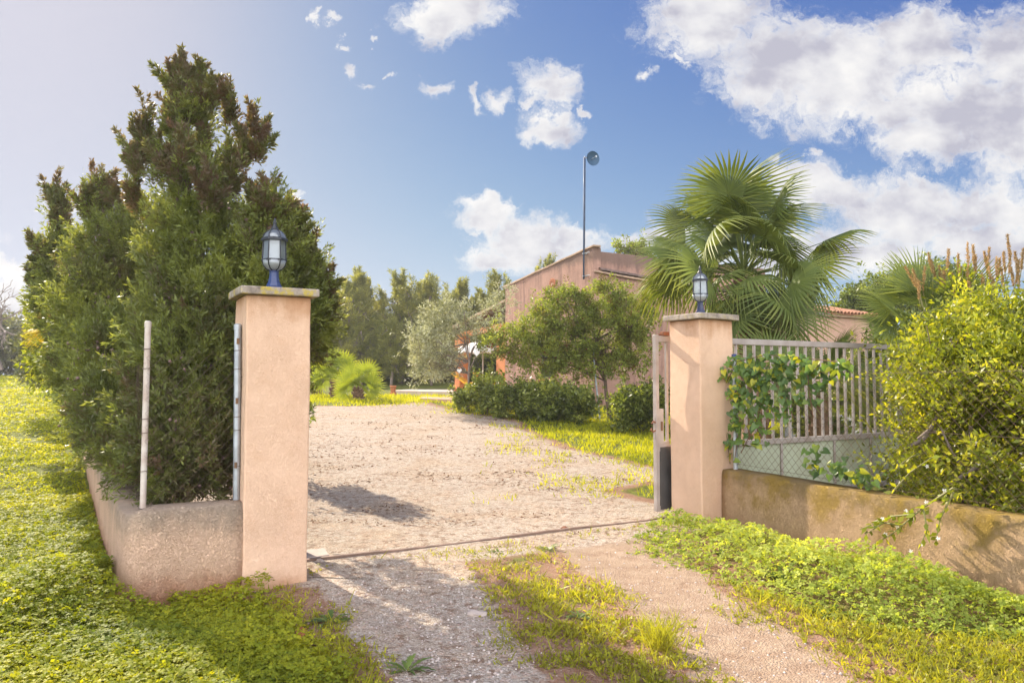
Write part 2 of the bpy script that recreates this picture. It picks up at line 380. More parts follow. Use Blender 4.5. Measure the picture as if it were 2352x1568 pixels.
M['vine'] = leaf_mat('vine_leaves', (.085, .15, .045), (.15, .26, .06), (.48, .48, .04), .42, (1.4, 1.3, .4), .4, .45)
M['petal'] = leaf_mat('jasmine_petals', (.7, .68, .62), (.8, .78, .74), (.85, .83, .8), .3, (1, 1, 1), .6, .2)
M['palm'] = leaf_mat('palm_fans', (.07, .10, .032), (.12, .165, .04), (.30, .32, .07), .30, (1.5, 1.35, .35), .55, .35)
M['palmy'] = leaf_mat('young_palm_fans', (.12, .18, .03), (.24, .31, .035), (.44, .45, .045), .45, (1.4, 1.25, .3), .35, .5)
M['palmdry'] = leaf_mat('yellowing_palm_fan', (.30, .28, .05), (.48, .38, .04), (.55, .40, .05), .5, (1.3, 1.1, .4), .5, .4)
M['plume'] = leaf_mat('reed_plumes', (.28, .19, .09), (.42, .31, .16), (.60, .48, .28), .4, (1.2, 1., .7), .8, .1)
M['reed'] = leaf_mat('reed_leaves', (.12, .15, .04), (.24, .26, .06), (.40, .36, .10), .4, (1.2, 1.2, .5))
M['clover'] = leaf_mat('clover_leaves', (.16, .22, .03), (.35, .392, .035), (.56, .54, .042), .5, (1.35, 1.2, .3), .6, .15)
M['bank'] = leaf_mat('bank_clover_leaves', (.20, .27, .05), (.37, .45, .09), (.55, .60, .16), .5, (1.3, 1.2, .4), .6, .15)
M['grassb'] = leaf_mat('grass_blades', (.20, .19, .04), (.33, .35, .035), (.55, .53, .05), .5, (1.3, 1.2, .35), .5, .3)
M['lawn'] = leaf_mat('lawn_blades', (.24, .27, .022), (.42, .45, .025), (.58, .56, .03), .5, (1.3, 1.2, .3), .5, .3)
M['litter'] = leaf_mat('dry_leaves', (.16, .08, .045), (.30, .18, .10), (.52, .40, .26), .15, (1, 1, 1), .8, .15)
M['weed'] = leaf_mat('weed_leaves', (.08, .14, .03), (.15, .22, .05), (.26, .32, .09), .35, (1.3, 1.25, .4), .45, .4)
M['hedge_far'] = leaf_mat('far_thicket_leaves', (.09, .10, .07), (.13, .15, .08), (.20, .21, .09), .4, (1.4, 1.3, .6))
def pebble_mat():
    m, t, out = new_mat('pebbles')
    at = Nd(t, 'ShaderNodeAttribute', attribute_name='tint').outputs['Fac']
    cc = ramp(t, at, [(0, (.24, .17, .14)), (.3, (.42, .34, .30)), (.7, (.54, .47, .42)), (1, (.70, .64, .59))])
    principled(t, out, Base_Color=cc, Roughness=.9); return m
M['pebble'] = pebble_mat()

# ------------------------------------------------------------------ ground
def polysd(poly, x, y):              # signed distance, positive inside
    poly = np.asarray(poly, float); d = np.full(x.shape, 1e9); ins = np.zeros(x.shape, bool); n = len(poly)
    for i in range(n):
        ax, ay = poly[i]; bx, by = poly[(i+1) % n]
        ex, ey = bx-ax, by-ay; t = np.clip(((x-ax)*ex+(y-ay)*ey)/(ex*ex+ey*ey+1e-12), 0, 1)
        d = np.minimum(d, np.hypot(x-ax-ex*t, y-ay-ey*t))
        c = ((ay > y) != (by > y)) & (x < (bx-ax)*(y-ay)/(by-ay+1e-12)+ax); ins ^= c
    return np.where(ins, d, -d)
G2 = lambda *pts: [tuple(gp(a, b)[:2]) for a, b in pts]
TL = [(-1.66, 6.4), (-1.5, 5.7), (-1.15, 5.03), (-.55, 3.82), (.05, 2.6), (.75, 2.3), (.14, 3.82), (-.16, 5.03), (-.42, 6.4)]
TR = [(.35, 7.3), (.75, 5.8), (.98, 4.4), (1.05, 3.82), (1.2, 2.2), (2.3, 2.2), (1.72, 3.82), (1.55, 4.76), (1.40, 5.8), (1.45, 7.6)]
GATEY = [tuple(F(a, b)[:2]) for a, b in ((-.05, -.1), (-.05, .75), (4.1, .75), (4.1, -.1))]
LAWNEDGE = G2((700, 934), (830, 934), (965, 926), (1040, 945), (1130, 960), (1195, 985), (1260, 1020), (1400, 1062), (1510, 1092))
YARD = [tuple(F(-.2, .3)[:2])]+[(-3.2, 8.), (-6, 14.), (-9.5, 22.), (-8.5, 24.5)]+LAWNEDGE+[tuple(F(4.6, 2.2)[:2]), tuple(F(4.3, .5)[:2])]
def weights(x, y):
    n = .35*(fbm(x*1.7, y*1.7, 31)-.47)
    n2 = .7*(fbm(x*.6, y*.6, 41)-.47)
    sl = polysd(TL, x, y)+n*.9; sr = polysd(TR, x, y)+n*.9
    sy = polysd(YARD, x, y)+n+n2*1.1; sg = polysd(GATEY, x, y)+n*.4
    gravel = np.maximum.reduce([smooth(sl, -.22, .18), smooth(sy, -.5, .35), smooth(sg, -.15, .1)*.8])
    dirt = np.maximum(smooth(sr, -.3, .15), smooth(sg, -.2, .1))
    bac = (y > 7.6-.5*0) & (x*V[0]+y*V[1] > P0[:2]@V[:2]+.4)
    wl = smooth((wallx(y)-x)/1.+.3)
    lawn = smooth(-sy, -.1, .7)*bac
    fieldg = np.maximum(wl, smooth((-2.2-x-(y-5)*.1)/.8)*(y < 6))
    strip = smooth(-np.maximum(np.maximum(sl, sr), -.45)/.45-.1)*.55*(~bac)
    grassy = np.clip(np.maximum.reduce([lawn, fieldg*.8, strip]), 0, 1)
    return gravel, dirt, grassy, dict(sl=sl, sr=sr, sy=sy, sg=sg, bac=bac, wl=wl)
def sheet(name, xs, ys, off, keep=None, rim=None):
    X, Y = np.meshgrid(xs, ys); x = X.ravel(); y = Y.ravel()
    z = hgt(x, y)+(off if rim is None else -.03+(off+.03)*smooth(rim(x, y), 0, .22)); nx, ny = len(xs), len(ys)
    i = (np.arange(ny-1)[:, None]*nx+np.arange(nx-1)[None]).ravel()
    f = np.stack([i, i+1, i+nx+1, i+nx], 1)
    if keep is not None:
        k = keep(x, y); f = f[k[f].all(1)]
        used = np.unique(f); mp = np.full(len(x), -1); mp[used] = np.arange(len(used)); f = mp[f]; x, y, z = x[used], y[used], z[used]
    g, d, gr, _ = weights(x, y)
    return tag(npmesh(name, np.stack([x, y, z], 1), f, M['ground'], None, (0, 0, 0), {'gravel': g, 'dirt': d, 'grassy': gr}, sm=True), kind='structure')
def geo(a, b, s0, gr):
    o = [a]; s = s0
    while o[-1] < b: o.append(o[-1]+s); s *= gr
    return o
ys = A_([-300, -120, -50, -20, -8, -2]+geo(0, 400, .2, 1.022)); xs = geo(0, 400, .25, 1.05); xs = A_([-v for v in xs[:0:-1]]+xs)
sheet('ground', xs, ys, 0.)
sheet('path', np.arange(-2.2, 2.6, .05), np.arange(2.3, 8.2, .05), .014, lambda x, y: (weights(x, y)[3]['sl'] > -.4) | (weights(x, y)[3]['sr'] > -.4), lambda x, y: np.maximum(weights(x, y)[3]['sl'], weights(x, y)[3]['sr'])+.38)
sheet('driveway', np.arange(-10, 4.2, .11), np.arange(5.9, 25.4, .11), .020, lambda x, y: (weights(x, y)[3]['sy'] > -.6) | (weights(x, y)[3]['sg'] > -.3), lambda x, y: np.maximum(weights(x, y)[3]['sy']+.55, weights(x, y)[3]['sg']+.28))
sheet('field', np.arange(-46, -2.6, .2), np.arange(5.4, 56, .2), .012, lambda x, y: x < wallx(y)-.0, lambda x, y: np.minimum(y-5.4, 56-y))

# ------------------------------------------------------------------ sun, sky, camera
SAZ = R(-39); SEL = R(31)
S = Vector((math.sin(SAZ)*math.cos(SEL), math.cos(SAZ)*math.cos(SEL), math.sin(SEL)))
sl = bpy.data.lights.new('sun', 'SUN'); sl.energy = 2.95; sl.angle = R(.53); sl.color = (1., .87, .70)
so = bpy.data.objects.new('sun', sl); col.objects.link(so); so.location = S*50; so.rotation_euler = S.to_track_quat('Z', 'Y').to_euler()
def make_world():
    w = bpy.data.worlds.new('World'); scene.world = w; w.use_nodes = True; t = w.node_tree; t.nodes.clear()
    out = t.nodes.new('ShaderNodeOutputWorld')
    sky = Nd(t, 'ShaderNodeTexSky', sky_type='NISHITA', sun_disc=False, sun_elevation=SEL, sun_rotation=SAZ, altitude=50, air_density=.6, dust_density=.55, ozone_density=4.0)
    sp = Nd(t, 'ShaderNodeSeparateColor', {0: sky.outputs[0]})
    ch = [mth(t, 'MULTIPLY', mth(t, 'POWER', sp.outputs[i], p), k/SKYK) for i, (p, k) in enumerate(((1.2, .102), (1.08, .118), (.50, .315)))]
    ch = [mth(t, 'DIVIDE', c, mth(t, 'POWER', mth(t, 'ADD', mth(t, 'POWER', mth(t, 'MULTIPLY', c, SKYK/q), 3.), 1.), .3333)) for c, q in zip(ch, (.68, .675, .86))]
    skyc = Nd(t, 'ShaderNodeCombineColor', {0: ch[0], 1: ch[1], 2: ch[2]}).outputs[0]
    g = t.nodes.new('ShaderNodeTexCoord')
    sx = Nd(t, 'ShaderNodeSeparateXYZ', {0: g.outputs['Generated']})
    yy = mth(t, 'MAXIMUM', mth(t, 'ABSOLUTE', sx.outputs[1]), .12)
    px = mth(t, 'DIVIDE', sx.outputs[0], yy); pz = mth(t, 'DIVIDE', sx.outputs[2], yy)
    base = Nd(t, 'ShaderNodeCombineXYZ', {0: px, 1: pz, 2: 0.}).outputs[0]
    wn = Nd(t, 'ShaderNodeTexNoise', {'Vector': base, 'Scale': 9., 'Detail': 7., 'Roughness': .65})
    wv = Nd(t, 'ShaderNodeVectorMath', {0: wn.outputs['Color'], 1: (.5, .5, .5)}, operation='SUBTRACT')
    wv = Nd(t, 'ShaderNodeVectorMath', {0: wv.outputs[0], 'Scale': .13}, operation='SCALE')
    pv = Nd(t, 'ShaderNodeVectorMath', {0: base, 1: wv.outputs[0]}, operation='ADD').outputs[0]
    CL = [(1640,30,190,105),(1790,140,190,140),(1950,170,260,150),(2100,110,140,110),(2040,255,120,70),(2240,270,240,130),(2330,130,130,130),(2380,300,260,140),(2130,330,130,60),
          (1040,28,150,72),(1000,60,80,40),(990,192,58,36),(865,186,52,20),(803,165,28,20),(766,52,42,28),(714,42,20,42),(798,97,26,16),(860,72,20,14),(918,168,18,14),
          (1262,215,75,60),(1260,290,80,42),(1150,226,50,38),(1215,250,50,45),(1090,220,24,36),(1340,262,34,18),
          (1115,496,92,44),(1215,560,160,68),(1130,598,100,34),(1300,535,70,36),(1080,528,30,18),
          (1530,535,80,56),(1440,560,75,34),(1610,520,90,60),
          (1900,440,180,70),(2080,460,260,76),(2300,470,240,70),(1990,570,200,66),(2270,560,190,72),(1800,600,200,60),(2120,520,200,40),
          (690,440,38,24),(40,700,120,80),(130,475,60,36),(20,620,60,34),(1492,165,46,26),(1782,370,36,34),(1860,360,30,24),(1560,130,30,18),
          (2470,60,160,90),(-160,560,160,60),(2600,250,260,170)]
    cur = None
    for cx, cy, rx, ry in CL:
        g_ = 1.25 if rx > 120 else 1.12; rx *= g_; ry *= g_
        q = P(cx, cy, 1.0); q = (q[0], q[2]-EYE, 0)
        a = Nd(t, 'ShaderNodeVectorMath', {0: pv, 1: q}, operation='SUBTRACT')
        a = Nd(t, 'ShaderNodeVectorMath', {0: a.outputs[0], 1: (FPX/rx, FPX/ry, 0)}, operation='MULTIPLY')
        a = Nd(t, 'ShaderNodeVectorMath', {0: a.outputs[0]}, operation='LENGTH')
        d = mth(t, 'SUBTRACT', 1. if rx > 66 else .72, a.outputs['Value'])
        cur = d if cur is None else mth(t, 'SMOOTH_MAX', cur, d, .12)
    back_fill = sstep(t, sx.outputs[1], -.05, -.35)  # unseen cloud cover behind the camera, added as fill for the shaded fronts
    cur = Nd(t, 'ShaderNodeMix', {0: back_fill, 2: cur, 3: .95}).outputs[0]
    nv = Nd(t, 'ShaderNodeMapping', {'Vector': pv, 'Scale': (1, 1.3, 1)}).outputs[0]
    nA = Nd(t, 'ShaderNodeTexNoise', {'Vector': nv, 'Scale': 9., 'Detail': 6., 'Roughness': .6}).outputs['Fac']
    nB = Nd(t, 'ShaderNodeTexNoise', {'Vector': nv, 'Scale': 38., 'Detail': 7., 'Roughness': .68, 'Distortion': .6}).outputs['Fac']
    cn = mth(t, 'ADD', mth(t, 'MULTIPLY', nA, .45), mth(t, 'MULTIPLY', nB, .55))
    dens = mth(t, 'ADD', mth(t, 'MULTIPLY', mth(t, 'MAXIMUM', cur, -.5), 2.1), mth(t, 'MULTIPLY_ADD', cn, 3.8, -2.05))
    mask = sstep(t, dens, .0, 1.15)
    # cloud light: brighter toward the sun side, greyer where thick
    off = Nd(t, 'ShaderNodeMapping', {'Vector': base, 'Location': (-.02, .028, 0), 'Scale': (1, 1.35, 1)}).outputs[0]
    cn2 = Nd(t, 'ShaderNodeTexNoise', {'Vector': off, 'Scale': 6., 'Detail': 7., 'Roughness': .52}).outputs['Fac']
    cn3 = Nd(t, 'ShaderNodeTexNoise', {'Vector': Nd(t, 'ShaderNodeMapping', {'Vector': base, 'Scale': (1, 1.35, 1)}).outputs[0], 'Scale': 6., 'Detail': 7., 'Roughness': .52}).outputs['Fac']
    li = mth(t, 'MULTIPLY_ADD', mth(t, 'SUBTRACT', cn3, cn2), 3.0, .62)
    li = mth(t, 'SUBTRACT', li, mth(t, 'MULTIPLY', sstep(t, dens, .5, 1.3), .30))
    cc = ramp(t, li, [(.05, (.56, .55, .63)), (.4, (.84, .83, .845)), (.72, (1., .98, .95))])
    cc = Nd(t, 'ShaderNodeVectorMath', {0: cc, 'Scale': mth(t, 'MULTIPLY_ADD', back_fill, CLOUD*3.6, CLOUD)}, operation='SCALE').outputs[0]  # added fill: clouds behind the camera boosted far above the visible ones
    mask = mth(t, 'MULTIPLY', mask, sstep(t, sx.outputs[2], -.02, .03))
    low = mth(t, 'MULTIPLY', mth(t, 'POWER', 2.718, mth(t, 'MULTIPLY', mth(t, 'MAXIMUM', sx.outputs[2], 0.), -6.5)), .62)
    skyc = mixc(t, low, skyc, (.66/SKYK, .80/SKYK, .96/SKYK, 1))
    fin = mixc(t, mth(t, 'MULTIPLY', mask, .95), skyc, cc)
    bg = Nd(t, 'ShaderNodeBackground', {'Color': fin, 'Strength': .14}); w.cycles.sampling_method = 'MANUAL'; w.cycles.sample_map_resolution = 256; t.links.new(bg.outputs[0], out.inputs[0])
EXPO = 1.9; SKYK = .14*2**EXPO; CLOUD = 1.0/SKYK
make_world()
cam = bpy.data.cameras.new('camera'); co = bpy.data.objects.new('camera', cam); col.objects.link(co)
co.location = (0, 0, EYE); co.rotation_euler = (PI/2+TILT, 0, 0); cam.sensor_width = 36; cam.lens = FPX/2352*36
cam.clip_start = .05; cam.clip_end = 3000; scene.camera = co
scene.view_settings.view_transform = 'Standard'; scene.view_settings.look = 'None'; scene.view_settings.gamma = 1
scene.view_settings.exposure = EXPO
cy = scene.cycles; cy.max_bounces = 7; cy.diffuse_bounces = 4; cy.glossy_bounces = 2; cy.transmission_bounces = 5; cy.transparent_max_bounces = 8
cy.caustics_reflective = False; cy.caustics_refractive = False; cy.sample_clamp_indirect = 6; cy.use_denoising = True
def haze():
    m, t, out = new_mat('haze_air'); v = Nd(t, 'ShaderNodeVolumePrincipled', {'Color': (.86, .90, .97, 1), 'Density': HAZE, 'Anisotropy': .45}); t.links.new(v.outputs[0], out.inputs['Volume'])
    o = MB().box(-70, 70, -12, 100, -2.5, 13).build('haze', m); o['kind'] = 'stuff'; o['label'] = 'thin sunlit haze in the air towards the wood'
HAZE = .0007
if HAZE: haze()
scene.cycles.volume_bounces = 0
# ------------------------------------------------------------------ gate pillars
FT = lambda a, b, z: F(a, b, z)
def pillar(a0, b0, zb, ztop, label, capm, d=.47, w=.48):
    root = empty('gate_pillar', F(a0+w/2, b0+d/2, zb), label, 'pillar', 'rendered pillars either side of the gateway')
    MB(FT).box(a0, a0+w, b0, b0+d, zb, ztop).build('shaft', M['pillar'], root, bevel=.014, cuts=4, wob=.010)
    m = MB(FT); o = .052
    m.box(a0-o, a0+w+o, b0-o, b0+d+o, ztop+.001, ztop+.062); m.build('capstone', capm, root, bevel=.010, cuts=4, wob=.007)
    return root
pillar(-.49, 0, -.25, 2.18, 'pink rendered gate pillar with yellow lichen on its grey capstone, beside the cypress hedge', M['cap'])
pillar(4.07, .007, -.15, 2.18, 'pink rendered gate pillar beside the open metal gate, with a plain grey capstone', M['cap2'])

def lantern(a, b, zb, label, paint, s=1.):
    c = F(a, b, zb); root = empty('post_lantern', c, label, 'lantern', 'lanterns on the gate pillars')
    r = lambda pr: [(x*s, z*s) for x, z in pr]
    ph = R(18)
    MB().lathe(r([(.088, 0), (.088, .012), (.062, .035), (.045, .07), (.038, .11), (.036, .145), (.040, .158), (.028, .165)]), c, 6, ph).build('pedestal', paint, root, bevel=.002)
    MB().lathe(r([(.030, .163), (.058, .176), (.080, .205), (.090, .243)]), c, 24, 0).build('bowl', M['frost'], root, sm=True)
    MB().lathe(r([(.088, .252), (.082, .405)]), c, 6, ph, False).build('glass_body', M['glass'], root)
    MB().lathe(r([(.088, .425), (.079, .455), (.055, .480), (.028, .494)]), c, 24, 0, False).build('dome', M['glass'], root, sm=True)
    f = MB()
    f.lathe(r([(.088, .240), (.099, .240), (.099, .252), (.088, .254)]), c, 6, ph).lathe(r([(.083, .403), (.104, .403), (.104, .420), (.090, .428), (.08, .428)]), c, 6, ph)
    for k in range(6):
        an = ph+k*PI/3; dx, dy = math.cos(an), math.sin(an)
        pt = lambda q, z: (c[0]+dx*q*s, c[1]+dy*q*s, c[2]+z*s)
        f.path([pt(.091, .25), pt(.085, .405)], .0058*s, 6)
        f.path([pt(.032, .163), pt(.062, .176), pt(.084, .205), pt(.092, .243)], .0045*s, 5)
        f.path([pt(.090, .425), pt(.081, .455), pt(.057, .481), pt(.028, .495)], .0045*s, 5)
    f.build('frame', M['black'], root)
    MB().lathe(r([(.034, .490), (.030, .505), (.017, .525), (.013, .545), (.017, .552), (.010, .565), (.006, .585), (.001, .592)]), c, 12).build('finial', M['black'], root, sm=True)
    l = MB(); l.lathe(r([(.016, .255), (.016, .285)]), c, 12)
    for q in (-1, 1): l.path([c+A_([.011*q*s, 0, .285*s]), c+A_([.011*q*s, 0, .375*s])], .007*s, 8)
    l.build('bulb', M['white'], root)
lantern(-.245, .235, 2.244, 'navy lantern with clear panes and cream bowl on the lichened pillar by the cypresses', M['navy'], .98)
lantern(4.31, .242, 2.244, 'dark lantern with a tall tube bulb on the pillar in front of the fan palm', M['navy2'], .93)

# ------------------------------------------------------------------ boundary walls (hand rendered, swept with an uneven top)
def swept_wall(name, pts, zb, zt, th, mat, label, loc):
    """pts: list of (x,y) along the outer face; thickness th to the left-hand side of travel"""
    pts = [Vector((p[0], p[1])) for p in pts]; fine = [pts[0]]
    for a, b in zip(pts, pts[1:]):
        n = max(1, int((b-a).length/.09)) if (b-a).length < 8 else int((b-a).length/.25)
        fine += [a.lerp(b, k/n) for k in range(1, n+1)]
    # round the corner
    for _ in range(2):
        fine = [fine[0]]+[(fine[i-1]+fine[i]*2+fine[i+1])/4 for i in range(1, len(fine)-1)]+[fine[-1]]
    prof = [(0, 0), (0, .35), (0, .7), (0, .90), (.012, .945), (.04, .975), (.085, .993), (.5, 1.0), (.915, .993), (.96, .975), (.988, .945), (1, .9), (1, .5), (1, 0)]
    m = MB(); n = len(prof); vs = []; s = 0
    for i, p in enumerate(fine):
        d = (fine[min(i+1, len(fine)-1)]-fine[max(i-1, 0)]).normalized(); nr = Vector((-d.y, d.x))
        if i: s += (p-fine[i-1]).length
        zz0 = hz(p.x, p.y)+zb; zz1 = zt(s)+.012*(fbm(A_([s*2.1]), A_([.3]), 5)[0]-.47)*2
        for k, (u, w) in enumerate(prof):
            j = .012*(fbm(A_([s*1.7+k*.1]), A_([w*1.9]), 8)[0]-.47)*2 if 0 < w else 0
            # height shares are of the wall above ground; the rounded shoulder keeps its size
            z = zz0+(zz1-zz0)*w if w <= .9 else zz1-(1-w)*.9
            q = p+nr*(u*th+j); vs.append((q.x, q.y, z))
    fs = []
    for i in range(len(fine)-1):
        for k in range(n-1): fs.append((i*n+k, i*n+k+1, (i+1)*n+k+1, (i+1)*n+k))
    fs += [tuple(range(n)), tuple(range((len(fine)-1)*n, len(fine)*n))[::-1]]
    m.add(vs, fs)
    o = m.build(name, mat, None, loc, sm=False)
    o.data.polygons.foreach_set('use_smooth', [len(p.vertices) == 4 for p in o.data.polygons])
    return tag(o, label, 'wall')
C0 = F(-.485, .012)[:2]; C1 = A_([-2.67, 5.16]); WE = [(float(wallx(y)), y) for y in (20., 44.)]
ztl = lambda s: .615+(.03 if s < .8 else 0)+np.interp(s, [0, 6, 46], [0, 0, 1.5])
swept_wall('garden_wall', [C0, C1, WE[0], WE[1]], -.35, ztl, -.26, M['wall'], 'low rendered wall turning the corner under the cypress hedge along the field', (C1[0], C1[1], 0))
rw = lambda b: F(4.345+.10*b, b)[:2]
swept_wall('garden_wall', [rw(.0), rw(-3.3), rw(-6.6)], -.3, lambda s: .60, .26, M['wall_moss'], 'ochre mossy low wall beneath the chain-link fence and jasmine', (rw(-2)[0], rw(-2)[1], 0))

# ------------------------------------------------------------------ chain-link fences
def mesh_panel(m, o, ex, ey, w, h, s=.062, r=.0017, wob=.006):
    """diagonal wires of a chain-link panel: o origin, ex along, ey up"""
    k = -h
    while k < w:
        for sg in (0, 1):
            a0 = max(0, -k); a1 = min(h, w-k)
            if a1-a0 > .02:
                q = []
                n = max(2, int((a1-a0)/.16))
                for i in range(n+1):
                    t = a0+(a1-a0)*i/n; xx = k+t; yy = t if not sg else h-t
                    q.append(o+ex*xx+ey*yy+np.cross(ex, ey)*(.004*(1 if sg else -1)+wob*math.sin(xx*5+yy*3)))
                m.path(q, r, 3, False)
        k += s*1.41
fc = lambda b, z: F(4.47+.10*b, b, z)
root = empty('chain_link_fence', fc(-.1, .6), 'rusty chain-link fence with a grey post on the mossy wall, draped in heart-leaved vine', 'fence')
def post(p0, p1, r, mat, par, capm=None):
    MB().path([p0, p1], r, 14).build('post', mat, par, sm=False)
    d = unit(A_(p1)-A_(p0)); MB().path([A_(p1)-d*.03, A_(p1)+d*.008, A_(p1)+d*.016], [r*1.12, r*1.12, r*.7], 14).build('post_cap', capm or mat, par)
post(fc(-.09, .58), fc(-.09, 1.80), .024, M['galv'], root, M['navy'])
exf = unit(fc(-3, 0)-fc(0, 0)); ez = A_([0, 0, 1.])
m = MB(); mesh_panel(m, fc(-.1, .62), exf, ez, 4.6, 1.06)
for z in (.66, 1.15, 1.62): m.path([fc(-.1, z), fc(-2, z-.02), fc(-4.6, z)], .002, 4)
m.build('wire_mesh', M['wire'], root)
lp0 = P(543, 1150, 5.68); lp1 = P(546, 748, 5.68); lq0 = P(328, 1166, 5.36); lq1 = P(340, 742, 5.40)
root = empty('chain_link_fence', lp0, 'sagging wire fence between two pale posts in front of the cypresses', 'fence')
post(lp0, lp1, .025, M['galv'], root)
post(lq0, lq1, .021, M['wpost'], root, M['wpost'])
m = MB(); L2 = lambda v: float(np.linalg.norm(v))
exl = unit((lq0-lp0)*A_([1, 1, 0])); mesh_panel(m, lp0+ez*.02-exl*.0, exl, ez, L2((lq0-lp0)[:2]), 1.1, .07, .0008, .012)
exb = unit(A_([-.602, 1, 0])); mesh_panel(m, lq0+ez*.02, exb, ez, 5.5, 1.0, .07, .0008, .012)
for pp in (lp0, lq0):
    for k, z in enumerate((.25, .52, .62, .98, 1.12)):
        c = pp+(lp1-lp0 if pp is lp0 else lq1-lq0)/L2(lp1-lp0)*z
        m.path([c+A_([.028*math.cos(a), .028*math.sin(a), .012*a/6]) for a in np.linspace(0, 6.28, 13)], .0022, 4)
m.path([lp0+ez*.93, lp0+ez*.93+A_([.17, -.03, 0])], .0022, 4)
m.build('wire_mesh', M['wire'], root)
for z in (.27, .75, 1.2): MB().box(*[v for i, q in enumerate((lp0+A_([0, -.026, z]))) for v in (q-(.009, .006, .022)[i], q+(.009, .006, .022)[i])]).build('bolt_plate', M['wood'], root)

# ------------------------------------------------------------------ sliding gate, track, plate
gb0, gb1 = .575, .625
root = empty('sliding_gate', F(6.2, .6, .05), 'open grey metal sliding gate with vertical bars over pale green sheet, parked behind the pillar', 'gate')
g0, g1 = 3.952, 8.44; zb, zm, zt_ = .10, .80, 2.03
m = MB(FT); m.box(g0+.05, g1-.05, gb0, gb1, zt_-.07, zt_).box(g0+.05, g1-.05, gb0, gb1, zm-.045, zm+.02).box(g0+.05, g1-.05, gb0, gb1, zb, zb+.06)
m.box(g0, g0+.05, gb0, gb1, zb, zt_+.012).box(g1-.05, g1, gb0, gb1, zb, zt_)
m.build('frame', M['gate'], root, bevel=.004)
for k in range(28):
    a = g0+.05+.155*(k+1)-.04
    if a < g1-.12: MB(FT).box(a, a+.028, gb0+.01, gb1-.01, zm+.021, zt_-.071).build('bar', M['gate'], root, bevel=.003)
MB(FT).box(g0+.052, g1-.052, gb0+.022, gb0+.026, zb+.061, zm-.046).build('sheet', M['sage'], root)
for a in (5.02, 5.95, 6.95, 7.7): MB(FT).box(a, a+.035, gb0+.001, gb0+.021, zb+.061, zm-.046).build('stiffener', M['gate'], root, bevel=.003)
m = MB(FT).box(g0+.051, g0+.115, gb0+.004, gb1-.004, .82, 1.22); m.box(g0+.051, g0+.2, gb0+.006, gb1-.006, .80, .86)
lk = m.build('lock_case', M['gate'], root, bevel=.004)
MB(FT).box(g0+.07, g0+.095, gb0-.004, gb0+.003, .98, 1.08).build('keyhole_plate', M['wood'], lk)
MB(FT).box(g0+.055, g0+.30, gb0-.003, gb0+.021, zb+.02, .80).build('dark_sheet', M['gatedark'], root, bevel=.002)
h = MB(); c = F(g0-.012, gb0+.02, 1.03)
h.path([F(g0, gb0+.01, 1.07), F(g0-.03, gb0+.01, 1.085), F(g0-.055, gb0+.01, 1.06)], .009, 8).build('latch', M['rust'], root)
h = MB(); h.path([F(g0, gb0+.01, .985), F(g0-.04, gb0+.01, .97), F(g0-.062, gb0+.01, .99), F(g0-.055, gb0+.01, 1.015)], [.008, .010, .011, .007], 8)
h.build('handle', M['rust'], root)
MB(FT).box(g0-.006, g0-.001, gb0+.008, gb0+.042, .90, 1.13).build('strike_plate', M['gate'], root)
m = MB(FT).box(g0+.1, g0+.19, gb0-.02, gb0+.04, zt_+.002, zt_+.045); m.box(g0+.05, g0+.115, gb0+.0, gb0+.03, zt_+.002, zt_+.02); m.build('guide_bracket', M['rust'], root, bevel=.004)
for a in (4.6, 8.2):
    ww = MB(); cc = F(a, .6, .075); ww.path([cc-V*.012, cc+V*.012], .045, 18); ww.build('wheel', M['track'], root)
def ground_strip(name, mat, a0, a1, b0, b1, h0, h1, label, cat, n=40, bev=.004):
    m = MB(); pts = []
    for i in range(n+1):
        a = a0+(a1-a0)*i/n; q = F(a, b0); z = hz(q[0], q[1]); jz = .006*math.sin(a*3.1)
        for b, dz in ((b0, h0), (b0, h1), (b1, h1), (b1, h0)):
            p = F(a, b+.004*math.sin(a*4.7), z+dz+jz); pts.append(p)
    fs = [(0, 1, 2, 3), tuple(range(4*n, 4*n+4))[::-1]]
    for i in range(n):
        for k in range(4): fs.append((4*i+k, 4*i+(k+1) % 4, 4*i+4+(k+1) % 4, 4*i+4+k))
    m.add(pts, fs); q = F((a0+a1)/2, b0)
    return tag(m.build(name, mat, None, (q[0], q[1], hz(q[0], q[1])), bevel=bev), label, cat)
ground_strip('gate_track', M['track'], .0, 4.3, .565, .605, -.05, .035, 'rusty steel gate rail lying across the gravel between the pillars', 'rail')
q = F(.22, .80); m = MB(); m.prism([F(.02, .66)[:2], F(.36, .69)[:2], F(.40, .98)[:2], F(.0, 1.0)[:2]], -.05, .030)
tag(m.build('cover_slab', M['slab'], None, (q[0], q[1], 0), bevel=.006), 'small square concrete slab on the gravel behind the lichened pillar', 'slab')

# ------------------------------------------------------------------ house
HB = (12.0, 12.7)                    # plot-frame corner nearest the gate
Hc = F(*HB); gz = .45
house = empty('house', (Hc[0], Hc[1], .7), 'pink rendered country house with a sloping gable wall, side porch and tiled wing', 'house')
HT = lambda a, b, z: F(HB[0]+a, HB[1]+b, z)
ZP, ZE, LB = 5.62, 4.93, 5.5
